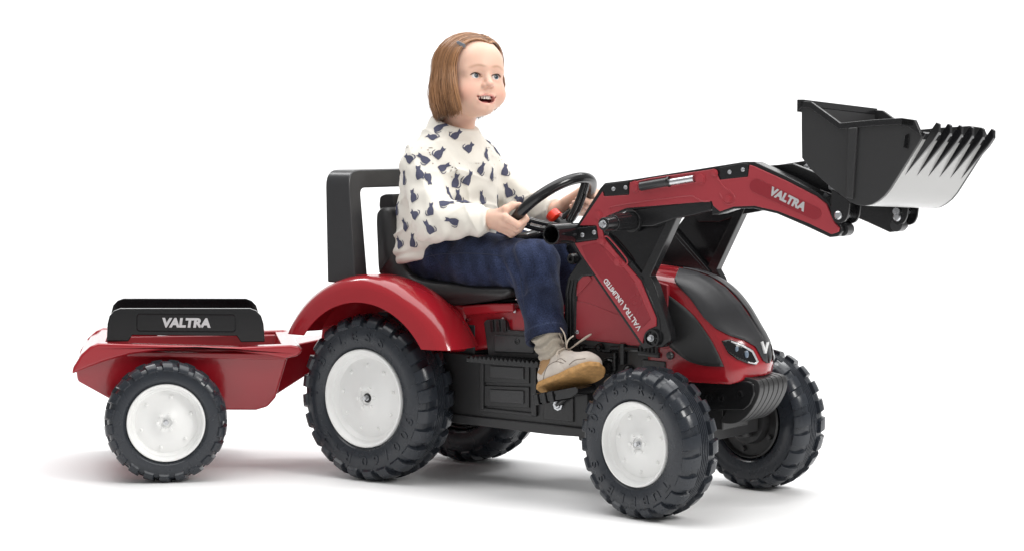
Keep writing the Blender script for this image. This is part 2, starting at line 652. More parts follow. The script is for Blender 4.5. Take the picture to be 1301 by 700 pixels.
bm = bmesh.new()
c = TF.at(657, 433, -0.112)
add_sweep(bm, [c + Vector((0.0062 * cos(t), -0.0005, 0.0062 * sin(t))) for t in (2 * pi * i / 24 for i in range(24))], 0.0010, 6, True)
add_sweep(bm, [c + Vector((0.0030 * cos(t), -0.0005, 0.0030 * sin(t))) for t in (radians(45 + 270 * i / 12) for i in range(13))], 0.0008, 6)
mk('moulded_mark', bm, M_BLK, box_o)

# engine block with pipes and pulleys
EY = -0.096
bm = bmesh.new()
add_prism(bm, TF.xz([(722, 424), (852, 440), (858, 478), (846, 540), (735, 560), (722, 470)], EY), EY, -EY)
engine = mk('engine_block', bm, M_BLKM, tractor, 0.004)
bm = bmesh.new()
def epath(pts, r, y=EY - 0.005):
    add_sweep(bm, [TF.at(u, v, y) for u, v in pts], r, 8)
epath([(731, 438), (745, 441), (760, 441), (768, 446), (776, 446)], 0.0035)
mk('pipe', bm, M_BLK, engine)
bm = bmesh.new()
epath([(776, 443), (795, 443), (812, 444)], 0.006)
epath([(791, 436), (791, 462)], 0.0085)
epath([(781, 448), (781, 470)], 0.005)
mk('pipe', bm, M_BLK, engine)
bm = bmesh.new()
epath([(757, 476), (765, 462), (770, 455), (784, 453)], 0.0035)
mk('pipe', bm, M_BLK, engine)
bm = bmesh.new()
for i in range(5):
    u = 814 + i * 5
    epath([(u, 438), (u + 0.5, 450)], 0.0042)
epath([(812, 448), (838, 451)], 0.006)
mk('manifold', bm, M_BLKM, engine)
for u, v, r in ((775, 466, 0.019), (763, 441, 0.010), (742, 441, 0.008), (800, 470, 0.012)):
    bm = bmesh.new()
    c = TF.at(u, v, EY - 0.001)
    add_lathe(bm, [(r, 0.002), (r, -0.006), (r * 0.86, -0.009), (r * 0.80, -0.006), (r * 0.45, -0.005), (r * 0.42, -0.010), (r * 0.05, -0.011)], c, 28)
    mk('pulley', bm, M_BLK, engine)
for pts in ([(733, 447), (755, 449), (755, 458), (733, 456)], [(733, 462), (752, 463), (748, 476), (733, 474)], [(815, 456), (845, 459), (845, 472), (815, 470)]):
    plate('engine_cover', pts, EY - 0.006, 0.008, M_BLK, engine, 0.002)

# ------------------------------------------------------------------ red body under the seat
bm = bmesh.new()
add_prism(bm, TF.xz([(560, 402), (590, 388), (640, 386), (662, 392), (716, 396), (720, 432), (600, 446), (560, 446)], -0.098), -0.098, 0.098)
red_body = mk('rear_body', bm, M_RED, tractor, 0.006, 3)
bm = bmesh.new()
add_prism(bm, TF.xz([(585, 388), (625, 385), (652, 385), (652, 396), (625, 398), (590, 401)], -0.112), -0.112, 0.112)
mk('seat_mount', bm, M_RED, red_body, 0.005, 3)
for u, v in ((594, 406), (640, 405), (655, 395)):
    bm = bmesh.new()
    add_hex(bm, TF.at(u, v, -0.1), (0, -1, 0), 0.004, 0.004)
    mk('body_screw', bm, M_METAL, red_body)
bm = bmesh.new()   # rear wall of the body between the fenders
add_prism(bm, [(-0.245, 0.24), (-0.225, 0.40), (-0.16, 0.445), (0.05, 0.455), (0.20, 0.40), (0.20, 0.30), (-0.16, 0.22)], -0.108, 0.108)
mk('rear_shell', bm, M_RED, red_body, 0.012, 3)

# ------------------------------------------------------------------ rear fenders
def fender(side):
    sec = [(-0.120, 0.262), (-0.150, 0.271), (-0.205, 0.2725), (-0.226, 0.268), (-0.239, 0.256), (-0.2435, 0.242), (-0.2455, 0.225), (-0.247, 0.212),
           (-0.2435, 0.2115), (-0.2405, 0.226), (-0.237, 0.241), (-0.224, 0.260), (-0.204, 0.266), (-0.150, 0.265), (-0.120, 0.256)]
    cx, cz = 0.004, 0.198
    bm = bmesh.new()
    rings = []
    a0, a1 = radians(26), radians(150)
    n = 48
    for i in range(n + 1):
        ring = []
        for y, r in sec:
            # both ends are cut level with the floor
            b0 = math.asin((0.314 - cz) / r)
            b1 = pi - math.asin((0.326 - cz) / r)
            a = b0 + (b1 - b0) * i / n
            ring.append(bm.verts.new((cx + r * cos(a), side * y, cz + r * sin(a))))
        rings.append(ring)
    m = len(sec)
    for A, B in zip(rings, rings[1:]):
        for k in range(m):
            bm.faces.new((A[k], A[(k + 1) % m], B[(k + 1) % m], B[k]))
    bm.faces.new(rings[0][::-1])
    bm.faces.new(rings[-1])
    # inner wall joining the body
    o = mk('fender', bm, M_RED, tractor, ang=50)
    bm = bmesh.new()
    arc = [(cx + 0.262 * cos(a), cz + 0.262 * sin(a)) for a in (a0 + (a1 - a0) * i / 24 for i in range(25))]
    pts = arc + [(cx + 0.10 * cos(a1), cz + 0.16), (cx + 0.12, cz + 0.11)]
    add_prism(bm, pts, min(side * 0.122, side * 0.110), max(side * 0.122, side * 0.110))
    mk('fender_inner_wall', bm, M_RED, o, 0.002)
    return o
fender(1)
fender(-1)

# ------------------------------------------------------------------ roll frame behind the seat
bm = bmesh.new()
YH, YT = 0.198, 0.045                                    # half width, post thickness
def rops_sec(outer):
    return outer
x_b0, x_b1 = -0.128, -0.038                              # foot
x_t0, x_t1 = -0.150, -0.085                              # top
zt, zb = 0.706, 0.448
def rops_ring(y0, y1):
    pass
path = []
def lerp(a, b, t):
    return a + (b - a) * t
outl = rounded([(-YH - 0.012, zb), (-YH, zt), (YH, zt), (YH + 0.012, zb)], 0.035, 6)
# outer and inner outline in the y,z plane with depth in x that narrows upwards
out2 = [(-YH - 0.006, zb)] + rounded([(-YH - 0.006, zb), (-YH + 0.006, zt), (YH - 0.006, zt), (YH + 0.006, zb)], 0.04, 6)[7:21] + [(YH + 0.006, zb)]
in2 = [(-YH + YT - 0.004, zb)] + rounded([(-YH + YT - 0.004, zb), (-YH + YT, zt - 0.042), (YH - YT, zt - 0.042), (YH - YT + 0.004, zb)], 0.018, 6)[7:21] + [(YH - YT + 0.004, zb)]
def xs(z):
    t = (z - zb) / (zt - zb)
    return lerp(-0.128, -0.143, t), lerp(-0.044, -0.074, t)
vo = [[bm.verts.new((xs(z)[k], y, z)) for y, z in out2] for k in (0, 1)]
vi = [[bm.verts.new((xs(z)[k], y, z)) for y, z in in2] for k in (0, 1)]
m = len(out2)
for i in range(m - 1):
    bm.faces.new((vo[0][i], vo[0][i + 1], vo[1][i + 1], vo[1][i]))
    bm.faces.new((vi[1][i], vi[1][i + 1], vi[0][i + 1], vi[0][i]))
    bm.faces.new((vo[1][i], vo[1][i + 1], vi[1][i + 1], vi[1][i]))
    bm.faces.new((vo[0][i + 1], vo[0][i], vi[0][i], vi[0][i + 1]))
for i in (0, m - 1):
    bm.faces.new((vo[0][i], vo[1][i], vi[1][i], vi[0][i]))
mk('roll_frame', bm, M_DGREY, tractor, 0.004, 3, ang=30)

# ------------------------------------------------------------------ seat
def seat_shape(bm, pts, half, inset):
    """side outline rounded in width: three slices each side"""
    ys = [(-half, inset), (-half + 0.010, 0.0), (half - 0.010, 0.0), (half, inset)]
    cx = sum(p[0] for p in pts) / len(pts)
    cz = sum(p[1] for p in pts) / len(pts)
    rings = []
    n = len(pts)
    for y, ins in ys:
        ring = []
        for i in range(n):
            p0, p, p1 = Vector(pts[i - 1]), Vector(pts[i]), Vector(pts[(i + 1) % n])
            t = (p1 - p0).normalized()
            nn = Vector((t.y, -t.x))
            if nn.dot(p - Vector((cx, cz))) < 0 and ins and False:
                nn = -nn
            q = p - nn * ins * SGN
            ring.append(bm.verts.new((q.x, y, q.y)))
        rings.append(ring)
    for A, B in zip(rings, rings[1:]):
        for i in range(n):
            j = (i + 1) % n
            bm.faces.new((A[i], A[j], B[j], B[i]))
    bm.faces.new(rings[0][::-1])
    bm.faces.new(rings[-1])

SGN = -1
SP = spline([(p[0], p[1]) for p in TF.xz([(478, 276), (482, 266), (490, 264), (497, 270), (502, 300), (512, 332), (524, 350), (545, 357), (575, 360), (612, 364), (645, 364), (650, 371),
                                          (640, 379), (610, 384), (572, 388), (548, 383), (528, 372), (505, 356), (487, 349), (481, 345), (479, 310)], -0.115)], 4, True)
SP = [tuple(p) for p in SP]
area_sp = sum(SP[i][0] * SP[(i + 1) % len(SP)][1] - SP[(i + 1) % len(SP)][0] * SP[i][1] for i in range(len(SP)))
SGN = 1 if area_sp > 0 else -1
bm = bmesh.new()
seat_shape(bm, SP, 0.120, 0.006)
seat = mk('seat', bm, M_BLKM, tractor, ang=60)
bm = bmesh.new()
add_prism(bm, rounded(TF.xz([(486, 262), (487, 250), (493, 247), (505, 247), (507, 275), (490, 276)], -0.06), 0.006), -0.075, 0.075)
mk('headrest', bm, M_BLKM, seat, 0.006, 3)
bm = bmesh.new()
c = TF.at(612, 383, -0.06)
add_box(bm, c.x - 0.012, c.x + 0.016, -0.05, 0.05, c.z - 0.03, c.z + 0.012)
mk('seat_slider', bm, M_BLK, seat, 0.002)

# ------------------------------------------------------------------ dashboard column and engine side cover
DY = -0.104
bm = bmesh.new()
add_prism(bm, TF.xz([(716, 432), (717, 370), (721, 352), (733, 334), (741, 326), (760, 326), (760, 350), (740, 352), (733, 360), (731, 432)], DY), DY, -DY)
dash = mk('dashboard', bm, M_BLK, tractor, 0.004)
for du in (0, 4.5, 9):
    plate('dashboard_ridge', [(718 + du, 431), (718.5 + du, 372), (722 + du, 356), (724 + du, 356), (721 + du, 373), (720.5 + du, 431)], DY - 0.003, 0.006, M_BLK, dash, 0.001)
bm = bmesh.new()
c = TF.at(730, 329, DY + 0.01)
add_lathe(bm, [(0.012, 0.0), (0.012, -0.012), (0.009, -0.016), (0.005, -0.016), (0.005, -0.010), (0.0005, -0.010)], c, 20)
mk('dashboard_knob', bm, M_BLKG, dash)
side_pts = [(729, 430), (731, 352), (737, 339), (748, 337), (800, 345), (848, 362), (850, 443), (822, 441)]
for o in both('engine_side_cover', side_pts, -0.100, 0.010, M_REDM, tractor, 0.003):
    pass
plate('cover_facet', [(731, 378), (752, 355), (742, 341), (737, 341), (733, 355)], -0.1025, 0.003, M_REDM, tractor, 0.0012)
plate('cover_facet', [(731, 427), (731, 382), (748, 385), (800, 405), (812, 431), (818, 438)], -0.1015, 0.003, M_REDM, tractor, 0.001)
bolt(tractor, TF.at(733.5, 421.5, -0.103), r=0.0035, h=0.003, name='cover_screw')

# ------------------------------------------------------------------ signed-distance surfaces
def surface(fn, lo, hi, h, chunk=24):
    """surface nets over a sparse set of cells; fn takes an (n,3) array and returns the signed distance"""
    lo = np.array(lo, float)
    n = np.ceil((np.array(hi) - lo) / h).astype(int) + 1
    nc = np.ceil(n / chunk).astype(int)
    ci = np.stack(np.meshgrid(*[np.arange(k) for k in nc], indexing='ij'), -1).reshape(-1, 3)
    cen = lo + (ci * chunk + chunk / 2) * h
    d = fn(cen)
    act = ci[np.abs(d) < chunk * h * 0.5 * 1.9 + 0.012]
    NY, NZ = int(n[1] + chunk + 4), int(n[2] + chunk + 4)
    def gid(i, j, k):
        return ((i + 1) * NY + (j + 1)) * NZ + (k + 1)
    ids, pos, quads = [], [], []
    g = np.arange(chunk + 1)
    GI, GJ, GK = np.meshgrid(g, g, g, indexing='ij')
    corners = [(a, b, c) for a in (0, 1) for b in (0, 1) for c in (0, 1)]
    edges = [(a, b) for a in range(8) for b in range(a + 1, 8) if sum(x != y for x, y in zip(corners[a], corners[b])) == 1]
    for c0 in act:
        base = c0 * chunk
        p = np.stack([GI + base[0], GJ + base[1], GK + base[2]], -1).reshape(-1, 3) * h + lo
        v = fn(p).reshape(chunk + 1, chunk + 1, chunk + 1)
        neg = v < 0
        if neg.all() or not neg.any():
            continue
        c8 = [v[a:a + chunk, b:b + chunk, c:c + chunk] for a, b, c in corners]
        s = sum((x < 0).astype(int) for x in c8)
        m = (s > 0) & (s < 8)
        I, J, K = np.nonzero(m)
        if len(I) == 0:
            continue
        vals = np.stack([x[m] for x in c8], 1)
        acc = np.zeros((len(I), 3))
        cnt = np.zeros(len(I))
        for a, b in edges:
            va, vb = vals[:, a], vals[:, b]
            x = (va < 0) != (vb < 0)
            t = np.where(x, va / np.where(x, va - vb, 1), 0)
            pa, pb = np.array(corners[a], float), np.array(corners[b], float)
            acc += np.where(x[:, None], pa + t[:, None] * (pb - pa), 0)
            cnt += x
        acc /= cnt[:, None]
        ids.append(gid(I + base[0], J + base[1], K + base[2]))
        pos.append((np.stack([I, J, K], 1) + base + acc) * h + lo)
        for ax in range(3):
            sl0 = [slice(0, chunk)] * 3
            sl1 = [slice(0, chunk)] * 3
            sl1[ax] = slice(1, chunk + 1)
            A, B = neg[tuple(sl0)], neg[tuple(sl1)]
            I, J, K = np.nonzero(A != B)
            if len(I) == 0:
                continue
            fl = A[I, J, K]
            q = np.stack([I, J, K], 1) + base
            o1, o2 = [np.eye(3, dtype=int)[k] for k in ((ax + 1) % 3, (ax + 2) % 3)]
            cells = [q - o1 - o2, q - o2, q, q - o1]
            g4 = np.stack([gid(cc[:, 0], cc[:, 1], cc[:, 2]) for cc in cells], 1)
            g4[~fl] = g4[~fl][:, ::-1]
            quads.append(g4)
    ids = np.concatenate(ids)
    pos = np.concatenate(pos)
    quads = np.concatenate(quads)
    o = np.argsort(ids)
    ids, pos = ids[o], pos[o]
    f = np.searchsorted(ids, quads)
    f = np.clip(f, 0, len(ids) - 1)
    ok = (ids[f] == quads).all(1)
    return pos, f[ok]


def sdf_mesh(name, pos, f):
    me = bpy.data.meshes.new(name)
    me.vertices.add(len(pos))
    me.vertices.foreach_set('co', pos.ravel())
    me.loops.add(len(f) * 4)
    me.loops.foreach_set('vertex_index', f.ravel())
    me.polygons.add(len(f))
    me.polygons.foreach_set('loop_start', np.arange(len(f)) * 4)
    me.polygons.foreach_set('loop_total', np.full(len(f), 4))
    me.update(calc_edges=True)
    me.validate()
    return me


def smin(a, b, k):
    h = np.clip(0.5 + 0.5 * (b - a) / k, 0, 1)
    return b + (a - b) * h - k * h * (1 - h)


def smax(a, b, k):
    return -smin(-a, -b, k)


def poly_sdf(px_, pz_, poly):
    n = len(poly)
    P0 = np.array(poly)
    P1 = np.roll(P0, -1, 0)
    d = np.full(px_.shape, 1e9)
    inside = np.zeros(px_.shape, bool)
    for (x0, z0), (x1, z1) in zip(P0, P1):
        ex, ez = x1 - x0, z1 - z0
        wx, wz = px_ - x0, pz_ - z0
        t = np.clip((wx * ex + wz * ez) / (ex * ex + ez * ez + 1e-12), 0, 1)
        d = np.minimum(d, (wx - ex * t) ** 2 + (wz - ez * t) ** 2)
        c = ((z0 <= pz_) & (z1 > pz_)) | ((z1 <= pz_) & (z0 > pz_))
        xi = x0 + (pz_ - z0) / np.where(abs(ez) < 1e-9, 1e-9, ez) * ex
        inside ^= c & (px_ < xi)
    return np.where(inside, -np.sqrt(d), np.sqrt(d))


# ------------------------------------------------------------------ bonnet (hood)
top = [TF.at(u, v, 0.0) for u, v in ((800, 336), (832, 338), (862, 342), (885, 347), (903, 354), (922, 367), (940, 386), (955, 408), (967, 428), (973.5, 448), (975, 462), (973, 476))]
prof_h = [tuple(p) for p in spline([(p.x, p.z) for p in top], 3)]
zb_h = TF.at(935, 482, -0.07).z
prof_h += [(prof_h[-1][0] - 0.012, zb_h), (0.675, zb_h + 0.004), (0.665, 0.352), (0.50, 0.352), (prof_h[0][0], 0.36)]


def hood_sdf(p):
    x, y, z = p[:, 0], np.abs(p[:, 1]), p[:, 2]
    sweep = 0.038 * (y / 0.1) ** 1.8 + 0.06 * y
    drop = 0.022 * (y / 0.1) ** 2.4
    d = poly_sdf(x + sweep * np.clip((x - 0.72) / 0.15, 0, 1), z + drop, prof_h)
    # waist: side tapers to the nose, slight tumblehome upwards
    w = 0.098 - 0.016 * np.clip((x - 0.72) / 0.2, 0, 1) ** 1.5 - 0.10 * np.clip(z - 0.40, 0, 1)
    crease = np.exp(-((y - 0.020 - 0.10 * np.clip(0.90 - x, 0, 0.25)) / 0.006) ** 2) + np.exp(-((y - 0.003) / 0.006) ** 2)
    d = d - 0.0022 * crease * np.clip((z - 0.37) / 0.04, 0, 1)
    return smax(d, (y - w), 0.022)

pos, f = surface(hood_sdf, (0.5, -0.12, 0.22), (0.97, 0.12, 0.54), 0.0040)
hood_me = sdf_mesh('bonnet', pos, f)
hood = link('bonnet', hood_me, M_RED, tractor, ang=50)
hood_bvh = BVHTree.FromPolygons([tuple(v) for v in pos], [tuple(int(i) for i in q) for q in f])


def conform(poly, bvh, frame, step, lift):
    """a flat outline laid onto a curved surface: vertices and faces of the laid panel"""
    bm = bmesh.new()
    bm.faces.new([bm.verts.new((u, v, 0)) for u, v in poly])
    bmesh.ops.triangulate(bm, faces=bm.faces[:])
    for _ in range(7):
        e = [e for e in bm.edges if e.calc_length() > step]
        if not e:
            break
        bmesh.ops.subdivide_edges(bm, edges=e, cuts=1)
        bmesh.ops.triangulate(bm, faces=bm.faces[:])
    bad = []
    for v in bm.verts:
        o, d = frame.ray(v.co.x, v.co.y)
        hit, nrm, _, _ = bvh.ray_cast(o, d.normalized())
        if hit is None:
            hit, nrm, _, _ = bvh.find_nearest(o + d * ((0 - o.y) / d.y))
        if nrm.dot(d) > 0:
            nrm = -nrm
        v.co = hit + nrm * lift
    return bm


def thicken(bm, t):
    """give a laid panel its thickness: extrude the rim inwards"""
    geom = bmesh.ops.extrude_face_region(bm, geom=bm.faces[:])
    bm.normal_update()
    return bm


def panel(name, poly, m, parent, lift=0.0016, step=7, mirror=True, bvh=None, frame=TF):
    bm = conform(poly, bvh or hood_bvh, frame, step, lift)
    bmesh.ops.recalc_face_normals(bm, faces=bm.faces[:])
    me = bpy.data.meshes.new(name)
    bm.to_mesh(me)
    bm.free()
    o = link(name, me, m, parent, ang=50, solid=lift * 1.3)
    if mirror:
        c = o.copy()
        c.data = me.copy()
        for v in c.data.vertices:
            v.co.y = -v.co.y
        c.data.flip_normals()
        COL.objects.link(c)
    return o


def sp2(pts, n=4, closed=True):
    return [(p.x, p.y) for p in spline(pts, n, closed)]

# ------------------------------------------------------------------ bonnet panels, lamps, badge
M_BONNET = mat('satin_black_plastic', (0.034, 0.034, 0.037), 0.44, rvary=0.05, bump=0.08, bscale=400)
cl = [(862.6, 342), (885, 347), (903, 354), (922, 367), (940, 386), (955, 408), (967, 428), (973.2, 448), (974.2, 461)]
low = [(969, 458), (959, 440), (945, 432), (926, 426), (909, 417), (894, 403), (877, 379), (860, 362), (857, 356)]
bp = panel('bonnet_cover', cl + low, M_BONNET, hood, 0.0022, 4)
panel('side_grille', sp2([(826, 366), (841, 370), (860, 382), (882, 401), (901, 427), (913, 449)], 4, False) + [(920, 465)] +
      sp2([(908, 465), (896, 464), (877, 459), (862, 449), (850, 438), (838, 420), (828, 395)], 4, False), M_BLKM, hood, 0.0020)
lamp_out = [(917, 433), (926, 431.5), (942, 437), (955, 444), (959, 451), (962, 459), (958.5, 463), (948, 461), (936, 456), (925, 448)]
lamp = panel('headlight', lamp_out, M_BLKG, hood, 0.0024, 5)
panel('lamp_trim', [(928, 433.5), (942, 438), (955, 445.5), (962, 459), (958.5, 462.5), (948.5, 460.6), (949, 459), (957.5, 460.5), (959.5, 458.5), (953.6, 447.2), (941, 440), (928, 435)], M_SILV, lamp, 0.0034, 4, False)
for u, v, a, b in ((935, 443.5, 1.8, 3.4), (947, 450, 2.2, 4.6)):
    panel('lamp_lens', [(u + a * cos(t), v + b * sin(t)) for t in (2 * pi * i / 14 for i in range(14))], M_GLASS, lamp, 0.0044, 3, False)
panel('bonnet_badge', [(964.6, 435), (966.1, 434.7), (969.3, 445.5), (971.8, 435.2), (973.0, 435.5), (970.2, 449.2), (968.7, 449)], M_WPRT, hood, 0.0052, 3, False)
bm = bmesh.new()
for s in (-1, 1):
    c = TF.at(852, 451, -0.098)
    add_lathe(bm, [(0.0085, 0.002), (0.0085, -0.004), (0.006, -0.0075), (0.001, -0.008)], c, 20)
    break
mk('bonnet_button', bm, M_DGREY, hood)

# front weights and their carrier
bm = bmesh.new()
add_prism(bm, rounded(TF.xz([(862, 483), (950, 483), (957, 487), (959, 500), (953, 514), (944, 521), (897, 521), (862, 518)], -0.064), 0.006), -0.064, 0.064)
bumper = mk('front_bumper', bm, M_BLK, tractor, 0.004, 3)
for u, v in ((901, 505), (916, 505), (940, 500)):
    bm = bmesh.new()
    c = TF.at(u, v, -0.0645)
    add_lathe(bm, [(0.0078, 0.001), (0.0078, -0.003), (0.0056, -0.0035), (0.0056, -0.001), (0.0026, -0.001), (0.002, -0.003), (0.0003, -0.003)], c, 18)
    mk('bumper_bolt', bm, M_BLK, bumper)
wp = TF.xz([(934, 482), (956, 481), (964, 487), (964, 501), (956, 518), (944, 532), (930, 538), (915, 535), (922, 522)], -0.060)
wp = [tuple(p) for p in spline([wp[i] for i in range(len(wp))], 4, True)]
bm = bmesh.new()
add_prism(bm, wp, -0.0090, 0.0090)
w0 = mk('front_weight', bm, M_BLKM, bumper, 0.003, 3)
for k in range(6):
    o = w0 if k == 0 else w0.copy()
    if k:
        COL.objects.link(o)
    o.location = (0, -0.050 + k * 0.0205, 0)
bm = bmesh.new()
add_prism(bm, TF.xz([(900, 518), (925, 518), (918, 542), (906, 544)], -0.05), -0.05, 0.05)
mk('axle_bracket', bm, M_BLKM, bumper, 0.003)

# ------------------------------------------------------------------ pedals
def pedal(c, tilt, side):
    bm = bmesh.new()
    add_prism(bm, rounded([(-0.052, -0.010), (0.040, -0.012), (0.062, -0.004), (0.064, 0.004), (0.058, 0.009), (-0.052, 0.009)], 0.004, 3), -0.036, 0.036)
    p = mk('pedal', bm, M_BLKG, tractor, 0.002)
    p.location = c
    p.rotation_euler = (0, -tilt, 0)
    for k in range(3):
        bm = bmesh.new()
        add_box(bm, -0.053 + k * 0.020, -0.040 + k * 0.020, -0.040, 0.040, -0.014, 0.0105)
        mk('pedal_tread', bm, M_BLKG, p, 0.002)
    bm = bmesh.new()
    add_tube(bm, (0, -side * 0.046, 0), (0, side * 0.036, 0), 0.005)
    mk('pedal_spindle', bm, M_BLK, p)
    return p
PED = TF.at(716, 499.5, -0.165)
pedal(PED, radians(13), -1)
crank_c = TF.at(710, 514, -0.115)
PED2 = Vector((2 * crank_c.x - PED.x, 0.172, 2 * crank_c.z - PED.z))
pedal(PED2, radians(5), 1)
bm = bmesh.new()
add_tube(bm, (crank_c.x, -0.122, crank_c.z), (crank_c.x, 0.122, crank_c.z), 0.007)
for p, s in ((PED, -1), (PED2, 1)):
    add_tube(bm, (crank_c.x, s * 0.122, crank_c.z), (p.x, s * 0.126, p.z), 0.006)
mk('crank', bm, M_BLK, tractor)

# ------------------------------------------------------------------ steering wheel
SC = Vector((0.360, 0, 0.622))
ST = radians(40)
SF = Vector((cos(ST), 0, sin(ST)))                     # forward and up in the wheel's plane
SN = Vector((-sin(ST), 0, cos(ST)))                    # wheel axis towards the driver
SR = 0.108
TURN = radians(14)
def sw(a, r, d=0.0):
    return SC + SF * (r * cos(a)) + Vector((0, 1, 0)) * (r * sin(a)) + SN * d
bm = bmesh.new()
add_sweep(bm, [sw(2 * pi * i / 64, SR) for i in range(64)], 0.0125, 14, True)
swheel = mk('steering_wheel', bm, M_BLK, tractor, ang=60)
for a in (TURN, TURN + radians(122), TURN - radians(122)):
    bm = bmesh.new()
    # slotted flat spoke: two rails joined at the ends, curving down to the hub
    for s in (-1, 1):
        path = []
        for i in range(9):
            t = i / 8
            r = 0.018 + (SR - 0.022) * t
            wdt = 0.013 - 0.002 * t
            d = -0.052 + 0.05 * t ** 1.4
            da = s * wdt / max(r, 0.03)
            path.append(sw(a + da, r, d))
        add_sweep(bm, path, 0.0058, 8)
    for t0, t1 in ((0.0, 0.30), (0.72, 1.0)):
        path = []
        rads = []
        for i in range(4):
            t = t0 + (t1 - t0) * i / 3
            r = 0.018 + (SR - 0.022) * t
            path.append(sw(a, r, -0.052 + 0.05 * t ** 1.4))
        add_sweep(bm, path, 0.0085, 8)
    mk('spoke', bm, M_BLK, swheel, ang=60)
bm = bmesh.new()
hubc = SC - SN * 0.055
add_tube(bm, hubc - SN * 0.012, hubc + SN * 0.010, 0.024, 0.020, 24)
add_tube(bm, hubc + SN * 0.010, hubc + SN * 0.016, 0.012, 0.010, 20)
mk('hub', bm, M_BLKM, swheel, 0.002)
bm = bmesh.new()
hk = TF.at(706, 277, -0.01)
kn = (SN * 0.9 + Vector((-0.35, 0, 0.1))).normalized()
add_tube(bm, hk - kn * 0.004, hk + kn * 0.015, 0.0175, 0.0165, 12)
knob = mk('horn_button', bm, M_ORANGE, swheel, 0.002)
bm = bmesh.new()
add_tube(bm, hk - kn * 0.004, hubc - SN * 0.002, 0.010, 0.012, 14)
mk('horn_stem', bm, M_BLKM, swheel)
bm = bmesh.new()
add_tube(bm, hubc - SN * 0.002, hubc - SN * 0.14, 0.017, 0.022, 22)
add_tube(bm, hubc - SN * 0.045, hubc - SN * 0.075, 0.024, 0.026, 22)
mk('steering_column', bm, M_BLK, tractor, 0.002)

# ------------------------------------------------------------------ loader
AY = -0.155
core_pts = [(732, 288), (762, 240), (768, 233), (800, 229), (945, 206), (958, 206), (1000, 225), (1040, 246), (1053, 257), (1060, 270), (1068, 287), (1070, 295), (1064, 301),
            (1054, 302), (1024, 288), (987, 272), (957, 265), (932, 266), (914, 272), (904, 274), (904, 258), (797, 268), (772, 278), (766, 288), (770, 301), (785, 319), (816, 354),
            (838, 405), (840, 430), (830, 441), (817, 443), (734, 322), (726, 308)]
red_pts = [(736, 287), (765, 244), (767, 250), (799, 248), (800, 232), (907, 215), (914, 229), (950, 225), (952, 210), (957, 211.5), (998, 230), (1037, 250), (1050, 260), (1055, 272), (1060, 283), (1066, 290),
           (1065, 295), (1056, 298), (1027, 284), (989, 269), (958, 262), (931, 263), (914, 269), (906, 262), (904, 256), (795, 265), (770, 275), (763, 288), (767, 302), (782, 321),
           (813, 356), (833, 404), (833, 414), (824, 418), (818, 428), (816, 436), (738, 323), (730, 309), (758, 305), (757, 287)]


